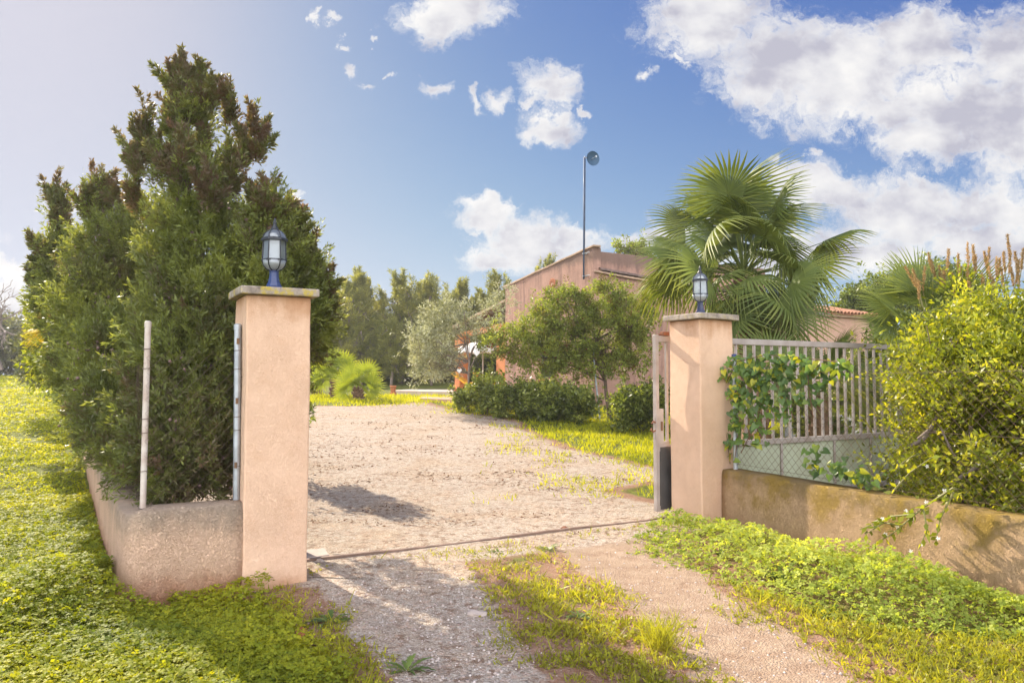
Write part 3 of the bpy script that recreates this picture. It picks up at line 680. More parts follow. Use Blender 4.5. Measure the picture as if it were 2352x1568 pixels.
# gable block: outline in (b,z), extruded along a
def gable(m, a0, a1, pts):
    n = len(pts); m.add([(a0, b, z) for b, z in pts]+[(a1, b, z) for b, z in pts],
        [tuple(range(n)), tuple(range(n, 2*n))[::-1]]+[(i, (i+1) % n, (i+1) % n+n, i+n) for i in range(n)])
m = MB(HT); gable(m, 0, .32, [(0, gz), (0, 4.80), (.02, ZP-.02), (LB, ZE), (LB, gz)])
m.build('gable_wall', M['house'], house, bevel=.02, cuts=4, wob=.02)
m = MB(HT); m.box(.322, 8.2, .55, .85, gz, ZP-.03); m.build('tall_wall', M['house'], house, bevel=.02)
m = MB(HT); m.prism([(.322, .0), (8.6, .0), (8.6, .3), (.322, .3)], gz, [4.78, 4.18, 4.18, 4.78]); m.build('front_wall', M['house'], house, bevel=.015, cuts=3, wob=.015)
m = MB(HT); m.prism([(-.03, -.06), (.25, -.06), (.25, LB+.12), (-.03, LB+.12)], [ZP-.02+.0, ZP-.02, ZE-.02, ZE-.02], [ZP+.045, ZP+.045, ZE+.05, ZE+.05]); m.build('roof_verge', M['verge'], house, bevel=.012, cuts=4, wob=.02)
m = MB(HT); m.prism([(.26, .87), (8.3, .87), (8.3, LB+.2), (.26, LB+.2)], [ZP-.12, ZP-.12, ZE-.08, ZE-.08], [ZP-.05, ZP-.05, ZE-.01, ZE-.01]); m.build('roof', M['tile'], house)
def barrel_tiles(m, o, du, dv, ncol, rows, pitch, rad, upv):
    """half-round tiles: columns along du, rows running up dv; each tile overlaps the one below"""
    for c in range(ncol):
        for r_ in range(rows):
            j = rng.uniform(-.006, .006, 3)
            a = o+du*(c*pitch+j[0])+dv*(r_*.36)+upv*(.012+j[1]); b = a+dv*.44+upv*(.02+j[2])
            vs = []
            for p, rr in ((a, rad), (b, rad*.82)):
                for k in range(7):
                    an = PI*k/6; vs.append(p+du*math.cos(an)*rr+upv*math.sin(an)*rr)
                for k in range(7):
                    an = PI*k/6; vs.append(p+du*math.cos(an)*(rr-.016)+upv*math.sin(an)*(rr-.016))
            fs = []
            for k in range(6):
                fs += [(k, k+1, 14+k+1, 14+k), (7+k+1, 7+k, 14+7+k, 14+7+k+1), (k+1, k, 7+k, 7+k+1)]
            m.add(vs, fs)
# dark old tiles along the sloping strip in front of the tall wall
m = MB(HT); m.prism([(.02, -.10), (8.7, -.10), (8.7, .545), (.02, .545)], [4.80, 4.19, 4.19, 4.80], [4.86, 4.25, 4.30, 4.93]); m.build('lean_to_roof', M['verge'], house, bevel=.012, cuts=3, wob=.03)
m = MB(); sl_ = unit(HT(8.7, 0, 4.22)-HT(.02, 0, 4.83)); barrel_tiles(m, HT(.2, -.02, 4.87), V, sl_, 3, 22, .21, .095, unit(np.cross(sl_, V))*1.)
m.build('old_tiles', M['tiledark'], house)
# vent, window, shutter
vb = 2.28; c = HT(-.0, vb, 4.72); m = MB(); m.path([c-U*.03, c+U*.03], .165, 20); vt = m.build('vent', M['terracotta'], house)
m = MB()
for k in range(-2, 3):
    w_ = math.sqrt(.15**2-(.055*k)**2); m.path([c-U*.036+V*(-w_)+ez*.055*k, c-U*.036+V*w_+ez*.055*k], .008, 5)
m.build('grille', M['rust'], vt)
m = MB(HT).box(-.02, .05, 2.1, 3.0, 1.55, 2.75); wn_ = m.build('window', M['wood'], house, bevel=.008)
MB(HT).box(-.028, -.021, 2.16, 2.52, 1.61, 2.69).build('pane', M['dark'], wn_); MB(HT).box(-.028, -.021, 2.58, 2.94, 1.61, 2.69).build('pane', M['dark'], wn_)
MB(HT).box(-.08, .03, 2.02, 3.08, 1.47, 1.545).build('sill', M['terracotta'], wn_, bevel=.008)
# porch behind the gable
PB = LB+4.25
m = MB(HT); m.prism([(.0, LB+.02), (5.2, LB+.02), (5.2, PB+.35), (.0, PB+.35)], [4.40, 4.40, 3.68, 3.68], [4.50, 4.50, 3.78, 3.78]); m.build('porch_roof', M['verge'], house, bevel=.01, cuts=3, wob=.015)
m = MB(HT)
for k in range(9): b = LB+.3+k*.5; z = 4.36-(b-LB)*.166; m.prism([(-.06, b), (5.1, b), (5.1, b+.09), (-.06, b+.09)], z-.12, z)
for k in range(0): pass
m.build('rafters', M['wood'], house)
m = MB(HT); m.prism([(.02, LB+.35), (.32, LB+.35), (.32, PB), (.02, PB)], 3.32, [3.62, 3.62, 3.44, 3.44]).build('porch_beam', M['orange'], house, bevel=.01)
m = MB(HT); m.prism([(.04, LB+.02), (.30, LB+.02), (.30, LB+.75), (.04, LB+.75)], .6, 3.32).build('porch_pier', M['orange'], house, bevel=.01)
m = MB(HT).box(-.02, .46, PB-.5, PB-.02, .5, 3.32); m.build('porch_pillar', M['orange'], house, bevel=.015)
m = MB(HT).box(-.06, .50, PB-.54, PB+.02, .5, 1.3); m.build('pillar_plinth', M['orange'], house, bevel=.015)
m = MB(HT).box(4.9, 5.2, LB+.02, PB+.3, .5, 3.7); m.build('porch_wall', M['orange'], house)
m = MB(HT).box(.325, 8.2, LB-.3, LB, gz, ZE-.1); m.build('rear_wall', M['house_wing'], house)
# right-hand wing with barrel-tiled eave
WA0, WA1, WB_ = 8.62, 14.1, .25; we = 4.05
m = MB(HT).box(WA0, WA1, WB_, WB_+.3, gz, we-.12); m.build('wing_wall', M['house_wing'], house, bevel=.015)
m = MB(HT).box(WA1-.3, WA1, WB_+.302, 5, gz, we-.1); m.build('wing_end_wall', M['house_wing'], house)
m = MB(HT).box(WA0, WA1+.12, WB_-.14, WB_+.2, we-.118, we-.03); m.build('cornice', M['verge'], house, bevel=.02)
m = MB(HT); m.prism([(WA0, WB_-.2), (WA1+.2, WB_-.2), (WA1+.2, 4.2), (WA0, 4.2)], [we-.03, we-.03, we+.85, we+.85], [we+.0, we+.0, we+.88, we+.88]); m.build('wing_roof', M['tile'], house)
m = MB(); dv = unit(HT(0, 4.2, we+.86)-HT(0, WB_-.2, we)); barrel_tiles(m, HT(WA0+.1, WB_-.27, we-.005), U, dv, 26, 11, .213, .1, unit(np.cross(U, dv)))
m.build('barrel_tiles', M['tile'], house)

# mast with dish, TV antenna
mb = P(1348, 642, 23.1); mt_ = P(1349, 362, 23.1); mb = mb-U*.0
rootm = empty('antenna_mast', mb, 'tall thin steel mast bracketed to the gable, carrying a round dish', 'antenna mast')
m = MB(); m.path([mb-U*.12, mt_-U*.12], [.030, .020], 10); m.build('pole', M['polepaint'], rootm, sm=True)
m = MB(); m.path([mb-U*.12+ez*.95+A_([.034, -.01+.012*math.sin(k*1.7), 0])+(mt_-mb-ez*1.0)*k/30 for k in range(31)], .012, 5); m.build('cable', M['black'], rootm)
for fz in (.10, .80):
    z = mb+ez*fz; m = MB(); m.path([z-U*.16, z+U*.06], .022, 6); m.path([z-U*.12+V*.05, z-U*.12-V*.3], .014, 6); m.build('bracket', M['galv'], rootm)
dc = P(1362, 364, 23.0); dn = unit(A_([-.45, 1, .05])); sd_ = unit(np.cross(dn, ez)); up_ = np.cross(sd_, dn)
m = MB(); vs = []; rings = 6
for i in range(rings+1):
    r_ = .225*i/rings
    for k in range(28): a = 2*PI*k/28; vs.append(dc+(sd_*math.cos(a)+up_*math.sin(a))*r_-dn*.09*(1-(i/rings)**2)*-1)
n_ = len(vs); vs += [v-dn*.012 for v in vs]; fs = []
for i in range(rings):
    for k in range(28):
        q = (i*28+k, i*28+(k+1) % 28, (i+1)*28+(k+1) % 28, (i+1)*28+k); fs.append(q); fs.append(tuple(n_+j for j in q[::-1]))
m.add(vs, fs); m.build('dish', M['dish'], rootm, sm=True)
m = MB(); m.path([dc+dn*.09, dc-dn*.16+up_*.02], .014, 6); m.path([dc-dn*.16+up_*.02, dc-dn*.20+up_*.02], .03, 8); m.path([dc+dn*.1, mt_-U*.12], .02, 6); m.build('feed_arm', M['galv'], rootm)
ab = P(1784, 562, 27.); at_ = P(1784, 518, 27.)
roota = empty('tv_antenna', ab, 'toothed television aerial on the roof behind the big fan palm', 'television aerial')
MB().path([ab-ez*.9, at_], .022, 8).build('mast', M['galv'], roota)
b0 = P(1772, 521, 27.); b1 = P(1834, 508, 27.); bd = unit(b1-b0); m = MB(); m.path([b0, b1], .014, 6)
for k in range(13): c = b0+(b1-b0)*(.18+.82*k/12); m.path([c-V*.16, c+V*.16], .007, 4); m.path([c-ez*.03, c+ez*.03], .006, 4)
m.build('boom', M['galv'], roota)
m = MB()
for s_ in (-1, 1):
    for k in range(6): c = b0+bd*.1+ez*s_*.06*(k+.3)-bd*.03*k; m.path([c-V*.28, c+V*.28], .006, 4)
    m.path([b0+bd*.1, b0+bd*.1+ez*s_*.36-bd*.18], .008, 4)
m.build('reflector', M['galv'], roota)

# terrace, step, and what stands there
m = MB(); zt2 = 1.06
m.prism([P(900, 890, 32.5)[:2], P(1052, 900, 28.6)[:2], HT(-.3, 5.0, 0)[:2], HT(-.1, 5.0, 0)[:2], HT(5, 5.6, 0)[:2], HT(5, 16, 0)[:2], (-4.6, 38.)], .5, zt2)
tag(m.build('terrace', M['terrace'], None, bevel=.01), kind='structure')
sp_ = [gp(964, 921), gp(1050, 930), gp(1052, 917), gp(968, 912)]
m = MB(); m.prism([q[:2] for q in sp_], .4, max(q[2] for q in sp_[:2])+.11); tag(m.build('terrace_step', M['step'], None, bevel=.01), kind='structure')
def lounger(c, rz, label):
    root = empty('sun_lounger', c, label, 'sun lounger', 'sun loungers on the terrace'); root.rotation_euler.z = 0
    ca, sa = math.cos(rz), math.sin(rz); T = lambda x, y, z: (c[0]+x*ca-y*sa, c[1]+x*sa+y*ca, c[2]+z)
    MB(T).box(-.3, .3, -.95, .35, .28, .36).build('seat', M['yellow'], root, bevel=.02)
    m = MB(T); m.add([(x, y, z) for x in (-.3, .3) for y, z in ((.36, .28), (.36, .36), (.95, .78), (.98, .71))], [(0, 1, 2, 3), (7, 6, 5, 4), (0, 4, 5, 1), (1, 5, 6, 2), (2, 6, 7, 3), (3, 7, 4, 0)]); m.build('backrest', M['yellow'], root, bevel=.015)
    for x in (-.26, .26):
        for y in (-.85, .3): MB(T).box(x-.02, x+.02, y-.02, y+.02, 0, .279).build('leg', M['white'], root)
q = P(1092, 886, 30.5); lounger((q[0], q[1], zt2), R(70), 'yellow sun lounger on the terrace just right of the olive trunk')
q = P(1140, 886, 32.); lounger((q[0], q[1], zt2), R(70), 'yellow sun lounger on the terrace nearer the gable wall')
q = P(1109, 890, 30.); pt_ = P(1109, 782, 30.)
root = empty('parasol', (q[0], q[1], zt2), 'white scalloped parasol open on the terrace beside the porch', 'parasol')
MB().path([(q[0], q[1], zt2+.05), (q[0], q[1], pt_[2])], .024, 8).build('pole', M['wpost'], root)
MB().lathe([(.25, 0), (.25, .05), (.06, .07), (.05, .12)], (q[0], q[1], zt2), 16).build('base', M['slab'], root)
m = MB(); zt3 = pt_[2]; vs = [(q[0], q[1], zt3)]
for ri, (rr, dz) in enumerate(((.5, -.10), (1.0, -.28), (1.02, -.46))):
    for k in range(16): a = 2*PI*k/16; r2 = rr*(1 if k % 2 == 0 else .96); vs.append((q[0]+r2*math.cos(a), q[1]+r2*math.sin(a), zt3+dz-(.06 if ri == 2 and k % 2 else 0)))
fs = [(0, 1+k, 1+(k+1) % 16) for k in range(16)]
for i in range(2):
    for k in range(16): fs.append((1+i*16+k, 1+i*16+(k+1) % 16, 1+(i+1)*16+(k+1) % 16, 1+(i+1)*16+k))
m.add(vs, fs); m.build('canopy', M['cloth'], root)
def heart(px, py, Y, h, label):
    c = P(px, py, Y); m = MB(); o = []
    for k in range(28):
        t = 2*PI*k/28; o.append((16*math.sin(t)**3/32*h, (13*math.cos(t)-5*math.cos(2*t)-2*math.cos(3*t)-math.cos(4*t))/32*h))
    n = len(o); m.add([c+A_([x, -.012, z]) for x, z in o]+[c+A_([x, .012, z]) for x, z in o], [tuple(range(n)), tuple(range(n, 2*n))[::-1]]+[(i, (i+1) % n, (i+1) % n+n, i+n) for i in range(n)])
    root = empty('hanging_heart', c, label, 'ornament', 'white hearts hanging by the porch'); m.build('heart', M['cloth'], root, bevel=.004)
    MB().path([c+ez*h*.2, c+ez*(h*.2+.5)], .005, 4).build('cord', M['wire'], root)
heart(1095, 811, 20.6, .17, 'white heart ornament hanging high in the olive, under the parasol edge')
heart(1055, 851, 20.8, .14, 'white heart ornament hanging left of the olive trunk')
q = gp(905, 893); q = P(903, 893, 31.); root = empty('terracotta_pot', (q[0], q[1], hz(q[0], q[1])), 'small terracotta pot at the tip of the terrace beyond the palms', 'pot'); zq = hz(q[0], q[1])
MB().lathe([(.09, 0), (.11, .1), (.13, .22), (.14, .23), (.14, .27), (.12, .27), (.11, .2)], (q[0], q[1], zq+.15), 18).build('pot_body', M['terracotta'], root, sm=True)
MB().box(q[0]-.12, q[0]+.12, q[1]-.12, q[1]+.12, zq-.05, zq+.15).build('pot_base', M['terracotta'], root, bevel=.02)
# pale masonry bench behind the sliding gate
q0, q1 = P(1842, 985, 15.), P(2030, 985, 16.5); m = MB(); d_ = unit(q1-q0); d_[2] = 0; w2 = A_([-d_[1], d_[0], 0])
ln = L2((q1-q0)[:2]); BT = lambda x, y, z: tuple(A_([q0[0], q0[1], 0])+d_*x+w2*y+A_([0, 0, z]))
root = empty('garden_bench', (q0[0], q0[1], hz(q0[0], q0[1])), 'whitewashed masonry bench seen between the bars of the sliding gate', 'bench')
zz = hz(q0[0], q0[1]); MB(BT).box(.1, ln-.1, .05, .5, zz-.1, zz+.36).build('bench_base', M['whitewash'], root, bevel=.02)
MB(BT).box(0, ln, 0, .6, zz+.362, zz+.47).build('bench_top', M['whitewash'], root, bevel=.03)
# ------------------------------------------------------------------ trees
def limb_path(a, b, n=5, wob=.08, sag=0.):
    a = A_(a); b = A_(b); L = np.linalg.norm(b-a); pts = []
    for i in range(n+1):
        t = i/n; w = math.sin(PI*t)*wob*L
        pts.append(a+(b-a)*t+rng.normal(size=3)*w*.5+A_([0, 0, sag*math.sin(PI*t)*L]))
    return pts
def limbs(mb, trunk, targets, r0, r1=.008, twigs=2, tw=.3):
    """trunk: list of points; each target gets a limb leaving the trunk part-way and a few twigs"""
    T = [A_(p) for p in trunk]; mb.path(T, list(np.linspace(r0, r0*.45, len(T))), 9)
    for q in targets:
        k = int(rng.integers(max(1, len(T)//2), len(T))); pp = limb_path(T[k], q, 5, .05, .03); mb.path(pp, list(np.linspace(r0*.36, r1, 6)), 6)
        for _ in range(twigs):
            i = int(rng.integers(2, 6)); d = unit(rng.normal(size=3)+A_([0, 0, .6])); mb.path(limb_path(pp[i], pp[i]+d*tw*rng.uniform(.6, 1.3), 3, .1), list(np.linspace(r1*1.3, r1*.4, 4)), 4)

# --- the cypress hedge inside the left wall
def plume(lv, tip, base, m, w, ll, lw, tint):
    tip = A_(tip); base = A_(base); n = 9
    t = np.linspace(0, .92, n)[:, None]; pos = base+(tip-base)*t
    ax = unit((tip-base)+rng.normal(size=(n, 3))*.25*np.linalg.norm(tip-base)); L = np.linalg.norm(tip-base)
    clump_leaves(lv, pos, ax, m, L*.34, w*(1.15-t), ll, lw, .38, tint, .14)
def cypress(label, base, trunk_top, lobes, plumes, ncl, ml, cones, ll=.046, lw=.014):
    ncl = int(ncl*2.3)
    root = empty('cypress_tree', base, label, 'cypress', 'cypresses of the hedge behind the left wall')
    lob = lobes_px(lobes); lv = Leaves()
    pos, ax = clumps(lob, ncl, (.45, 1.04), .75, .33)
    keep = (pos[:, 2] > hgt(pos[:, 0], pos[:, 1])+.25)
    la = (pos-P0)@U; lb = (pos-P0)@V
    keep &= ~((la > -.62) & (la < .1) & (lb < .55))
    keep &= ~((lb < .30) & (la > -1.5))
    keep &= ~((pos[:, 0] < wallx(pos[:, 1])+.12) & (pos[:, 2] < .8))
    pos, ax = pos[keep], ax[keep]
    # sprays: flat fans of scale shoots, a bright tip on most, brown old growth inside
    nz = fbm(pos[:, 0]*2.2+pos[:, 2]*.8, pos[:, 2]*1.9+pos[:, 1], 61)
    tint = np.clip(.44+.9*(nz-.3), .08, .95)
    clump_leaves(lv, pos, ax, ml, rng.uniform(.12, .32, len(pos)), rng.uniform(.03, .075, len(pos)), ll, lw, .36, tint, .13)
    k = rng.choice(len(pos), len(pos)//2); clump_leaves(lv, pos[k]+ax[k]*.1, unit(ax[k]+rng.normal(size=(len(k), 3))*.5), ml//2, .22, .035, ll*.9, lw*.8, .3, tint[k]+.18, .12)
    for (px, py, Y, ln, lx) in plumes:
        tip = P(px, py, Y); b_ = P(px+lx, py+ln, Y)+A_([0, rng.uniform(-.1, .1), 0]); plume(lv, tip, b_, int(ml*1.1), .065+.04*rng.random(), ll, lw, rng.uniform(.08, .5))
        for _ in range(4):
            t = rng.uniform(.25, .95); c_ = tip+(b_-tip)*t; s_ = ln*MPX(Y)*rng.uniform(.25, .45); plume(lv, c_+A_([rng.normal()*.10, rng.normal()*.09, s_*.8]), c_-A_([0, 0, s_*.5]), int(ml*.7), .06, ll, lw, rng.uniform(.1, .5))
    lv.build('foliage', M['cypress'], root)
    mb = MB(); T = [A_(base)+(A_(trunk_top)-A_(base))*t+A_([rng.normal()*.03, rng.normal()*.03, 0]) for t in np.linspace(0, 1, 8)]
    k = rng.choice(len(pos), 16); limbs(mb, T, A_(T[3])*.15+pos[k]*.85, .055, .005, 3, .2)
    mb.build('trunk', M['bark'], root, sm=True)
    if cones:
        k = rng.choice(len(pos), cones//5); bm = MB(); vs = []; fs = []
        ico = [(0, 0, 1), (.9, 0, .4), (.28, .85, .4), (-.73, .53, .4), (-.73, -.53, .4), (.28, -.85, .4), (.73, .53, -.4), (-.28, .85, -.4), (-.9, 0, -.4), (-.28, -.85, -.4), (.73, -.53, -.4), (0, 0, -1)]
        fi = [(0,1,2),(0,2,3),(0,3,4),(0,4,5),(0,5,1),(1,6,2),(2,7,3),(3,8,4),(4,9,5),(5,10,1),(2,6,7),(3,7,8),(4,8,9),(5,9,10),(1,10,6),(11,7,6),(11,8,7),(11,9,8),(11,10,9),(11,6,10)]
        for q in pos[k]:
            for _ in range(5):
                c_ = q+ax[k[0]]*.08+rng.normal(size=3)*.05; r_ = rng.uniform(.011, .019); bm.add([c_+A_(v)*r_ for v in ico], fi)
        o = bm.build('cones', M['cone'], root, sm=True); o['kind'] = 'stuff'
    return root
def hedge_base(Y): x = float(wallx(Y))+.45; return A_([x, Y, hz(x, Y)])
def gbase(px, Y, dx=0.): q = P(px, 870, Y); return A_([q[0]+dx, q[1], hz(q[0]+dx, q[1])])
cypress('tallest cypress of the hedge, cone-studded, rising behind the pale wire posts', gbase(432, 6.75), P(432, 200, 7.0),
    [(428,225,7.0,10,40),(440,325,7.0,38,66),(450,460,7.0,70,100),(455,610,6.9,100,130),(455,760,6.7,120,150),(440,910,6.4,128,150),(432,1030,6.12,112,110),(385,1075,5.95,70,60),(500,1080,6.0,48,60)],
    [(418,126,7.0,75,8),(458,148,7.0,75,4),(400,170,7.0,70,15),(487,205,7.0,70,0),(530,195,7.05,95,-5),(327,235,7.0,110,12),(283,318,6.9,95,60),(585,260,7.1,110,-8),(610,305,7.1,70,-30),(385,230,6.9,80,10),(560,300,7,90,-10),(310,290,7.,80,30),(440,190,7,90,0),(395,160,7,80,14),(470,250,7,100,0),(360,330,6.8,100,10),(530,330,6.9,110,-6),(600,420,7,90,-22),(300,420,6.8,90,24),(410,300,6.6,100,0),(480,380,6.5,110,0)],
    880, 62, 420)
cypress('bushy purplish cypress left of the tallest one, with two short leaders', hedge_base(8.1), P(228, 430, 8.2),
    [(222,480,8.2,9,40),(232,590,8.2,52,80),(300,580,8.0,46,66),(232,720,8.0,80,105),(270,850,7.5,84,115),(275,960,7.0,75,90),(300,1040,6.45,55,60)],
    [(215,388,8.2,80,5),(235,400,8.2,80,2),(195,430,8.2,70,10),(300,440,8.1,80,0),(330,450,8.1,70,-6),(265,440,8.1,70,0)],
    620, 56, 260)
cypress('dark narrow cypress at the far left of the hedge against the sky', hedge_base(9.6), P(130, 470, 9.6),
    [(134,495,9.6,7,38),(136,595,9.6,28,48),(155,690,9.4,46,75),(185,780,9.2,50,80),(195,880,8.9,45,60)],
    [(128,412,9.6,110,3),(70,545,9.5,70,35),(95,560,9.5,70,25),(75,620,9.5,50,40),(150,470,9.6,60,0)],
    330, 56, 80, .058, .018)
cypress('small cypress leaning out behind the lichened pillar and its lantern', gbase(632, 6.6), P(628, 500, 6.6),
    [(612,505,6.7,30,50),(622,600,6.75,66,85),(640,720,6.75,80,100),(648,800,6.75,56,60),(640,770,7.7,46,90),(635,880,7.8,46,90),(640,720,8.3,52,70)],
    [(610,425,6.7,95,-4),(634,462,6.7,70,0),(590,450,6.7,70,8),(570,520,6.8,70,18),(650,500,6.8,60,-4)],
    300, 56, 80, .046, .014)
cypress('outermost cypress right of the lichened pillar, thinning to the sky', gbase(662, 6.95), P(690, 520, 6.95),
    [(672,565,6.95,24,50),(676,655,6.95,50,65),(690,735,6.95,50,62),(684,790,6.95,52,45)],
    [(670,465,6.95,90,2),(690,485,6.95,80,-2),(714,548,6.95,90,-8),(730,605,6.95,80,-18),(752,645,6.95,80,-32),(655,500,6.95,60,5),(762,695,6.95,60,-35),(760,740,6.95,50,-30)],
    170, 54, 60, .046, .014)

# --- generic broad-leaved plant from lobes
def bush(name, label, cat, mat, base, lobes, ncl, ml, ll, lw, L=.3, W=.14, up=.4, tint=.5, tvar=.2, shell=(.45, 1.03), trunk_r=.03, trunk=None, group=None, woody='bark', nlimb=14, fold=.12, spread=.6, crown='crown', tw=.3, carve=()):
    root = empty(name, base, label, cat, group); lob = lobes_px(lobes) if len(lobes[0]) == 5 else lobes
    pos, ax = clumps(lob, ncl, shell, up); k = pos[:, 2] > hgt(pos[:, 0], pos[:, 1])+.05; pos, ax = pos[k], ax[k]
    for (cx, cy, Y, rx, ry) in carve:
        c_ = P(cx, cy, Y); m_ = MPX(Y); e = (pos+ax*L*.5-c_)/A_([rx*m_, .75, ry*m_]); kk = (e**2).sum(1) > 1; pos, ax = pos[kk], ax[kk]
    lv = Leaves(); tt = tint+.5*(fbm(pos[:, 0]*1.5+pos[:, 2], pos[:, 2]*1.5+pos[:, 1], 77)-.47)
    clump_leaves(lv, pos, ax, ml, rng.uniform(.6, 1.2, len(pos))*(1+1.1*(rng.random(len(pos)) < .1))*L, W, ll, lw, spread, tt, tvar, fold=fold)
    lv.build(crown, M[mat], root)
    mb = MB(); T = trunk or limb_path(base-A_([0, 0, .1]), lob[0][0], 5, .04)
    kk = rng.choice(len(pos), min(nlimb, len(pos)), replace=False); limbs(mb, T, pos[kk], trunk_r, trunk_r*.14+.002, 2, tw)
    mb.build('trunk', M[woody], root, sm=True); return root, pos
# olive
ob = gp(1075, 948); OY = ob[1]
tr = [P(1076, 948, OY)-A_([0, 0, .1]), P(1074, 915, OY), P(1077, 885, OY), P(1076, 858, OY), P(1078, 830, OY), P(1072, 790, OY)]
bush('olive_tree', 'silvery olive tree with a thin trunk in front of the porch', 'olive tree', 'olive', ob,
    [(1030,740,OY,52,44),(1000,790,OY,50,55),(985,840,OY,36,34),(1015,830,OY,40,40),(1132,718,OY,20,28),(1157,680,OY,12,26),(1110,768,OY,24,14),(1035,715,OY,26,22),(1078,752,OY,16,20),(970,770,OY,24,30)],
    520, 34, .085, .021, .38, .12, .35, .55, .22, (.3, 1.05), .05, tr, None, 'greybark', 26, .1, .5, tw=.5)
# mastic tree with its stake
mbp = gp(1398, 964); MY = mbp[1]
tr = [P(1402, 964, MY)-A_([0, 0, .1]), P(1398, 940, MY), P(1392, 905, MY), P(1390, 875, MY), P(1386, 845, MY), P(1378, 810, MY), P(1370, 780, MY)]
root, mpos = bush('mastic_tree', 'rounded evergreen tree with reddish berries before the gable wall', 'tree', 'mastic', mbp,
    [(1300,720,MY,62,56),(1385,700,MY,48,46),(1400,760,MY,62,60),(1450,740,MY,46,52),(1460,800,MY,40,42),(1300,790,MY,60,48),(1240,750,MY,44,46),(1170,790,MY,40,34),(1205,810,MY,36,30),(1250,820,MY,50,32),(1340,830,MY,50,34),(1400,670,MY,22,28),(1300,690,MY,26,18),(1130,790,MY,22,20),(1480,700,MY,20,26),(1430,840,MY,40,26)],
    1250, 48, .066, .030, .27, .13, .45, .5, .24, (.35, 1.06), .06, tr, None, 'bark', 30, tw=.4)
MB().path([P(1378, 965, MY-.15), P(1366, 850, MY-.15), P(1362, 800, MY-.1)], .022, 8).build('stake', M['galv'], root)
lv = Leaves(); k = rng.choice(len(mpos), 110); clump_leaves(lv, mpos[k], rdir(110), 8, .1, .07, .05, .04, .6, .06, .05); lv.build('berries', leaf_mat('red_berries', (.20, .035, .025), (.25, .05, .03), (.3, .08, .04), .1), root)['kind'] = 'stuff'

# clipped shrub row in front of the house
for label, px, py, w, h, ncl in (('loose shrub with bare stems round the olive trunk', 1085, 948, 30, 30, 70), ('shrub with upright stems between the olive and the broad glossy shrub', 1118, 952, 22, 55, 60),
    ('dense low shrub in the middle of the row below the gable', 1195, 962, 48, 46, 170), ('broad glossy shrub catching the light, left of the staked tree', 1300, 972, 50, 52, 230), ('darkest shrub of the row, beside the gate edge right of the staked trunk', 1472, 994, 48, 62, 230),
    ('low shrub at the foot of the gable behind the glossy ones', 1245, 948, 40, 40, 120)):
    b = gp(px, py); Y = b[1]; lob = []
    for _ in range(11):
        lob.append((px+rng.uniform(-.95, .95)*w, py-h*rng.uniform(.3, 1.3), Y+rng.uniform(-.35, .35), w*rng.uniform(.2, .45), h*rng.uniform(.2, .42)))
    bush('garden_shrub', label, 'shrub', 'shrub', b, lob, int(ncl*1.7), 34, .085, .042, .30, .12, .6, .58, .3, (.3, 1.15), .016, None, 'shrubs in front of the house', 'bark', 14)

# --- palms
def fan_mesh(n=34, R_=1., A0=135, pet=1., droop=.35, roll=.35, tipd=.5, split=.5, w=.021, nar=.86):
    """one fan leaf: petiole along +x, then pleated blades that part and hang at the tips"""
    vs = []; fs = []; tint = []
    pts = [(0, 0, 0)]
    def P3(r, a, z0=0):
        x = r*math.cos(a); y = r*math.sin(a); f = r/R_
        z = z0-roll*abs(y)**1.6/R_**.6*.6-droop*max(0, x)*f*.5-tipd*max(0, f-split)**1.7*R_
        return (pet+x*(1-.12*f), y, z+.02)
    for i in range(n):
        a = R(-A0+2*A0*(i+.5)/n); da = R(A0/n)*nar; Ri = R_*(.80+.2*math.cos(a*.55))*(1+.05*(random.random()-.5)); tv = random.random()*.25
        rs = [.03, .28, .52, .70, .85, 1.0]; o = len(vs); jit = (random.random()-.5)*.14
        for j, rf in enumerate(rs):
            r = Ri*rf; hw = da*min(r, Ri*.5) if rf <= .52 else da*Ri*.5*(1-(rf-.5)/.5)**.8
            hw = max(hw, .0015); aa = hw/max(r, .01); a2 = a+jit*max(0, rf-.5)*2; fold = hw*.55
            vs += [P3(r, a2-aa, -fold*.5), P3(r, a2, fold*.5), P3(r, a2+aa, -fold*.5)]; tint += [.30+tv+.45*max(0, rf-.5)]*3
        for j in range(len(rs)-1):
            q = o+3*j; fs += [(q, q+1, q+4, q+3), (q+1, q+2, q+5, q+4)]
    # petiole
    k = len(vs); m = 5; np_ = 6
    for i in range(np_+1):
        t = i/np_; x = (pet+.25*R_)*t; z = .02+.10*pet*math.sin(PI*t)*.6*(1-t); rr = w*(1-.55*t)
        for j in range(m): an = 2*PI*j/m; vs.append((x, rr*math.cos(an)*1.3, z-.012+rr*.6*math.sin(an))); tint.append(.55)
    for i in range(np_):
        for j in range(m): fs.append((k+i*m+j, k+i*m+(j+1) % m, k+(i+1)*m+(j+1) % m, k+(i+1)*m+j))
    return A_(vs), A_(fs), A_(tint)
def fan_data(nm, mat, **kw):
    v, f, ti = fan_mesh(**kw); o = npmesh(nm, v, f, M[mat], None, (0, 0, 0), {'tint': ti}); me = o.data; bpy.data.objects.remove(o); return me
def place_frond(me, root, off, az, el, roll, sc):
    o = bpy.data.objects.new('frond', me); col.objects.link(o); o.parent = root; o.location = off
    q = Quaternion((0, 0, 1), az) @ Quaternion((0, 1, 0), -el) @ Quaternion((1, 0, 0), roll); o.rotation_mode = 'QUATERNION'; o.rotation_quaternion = q; o.scale = (sc,)*3
    return o
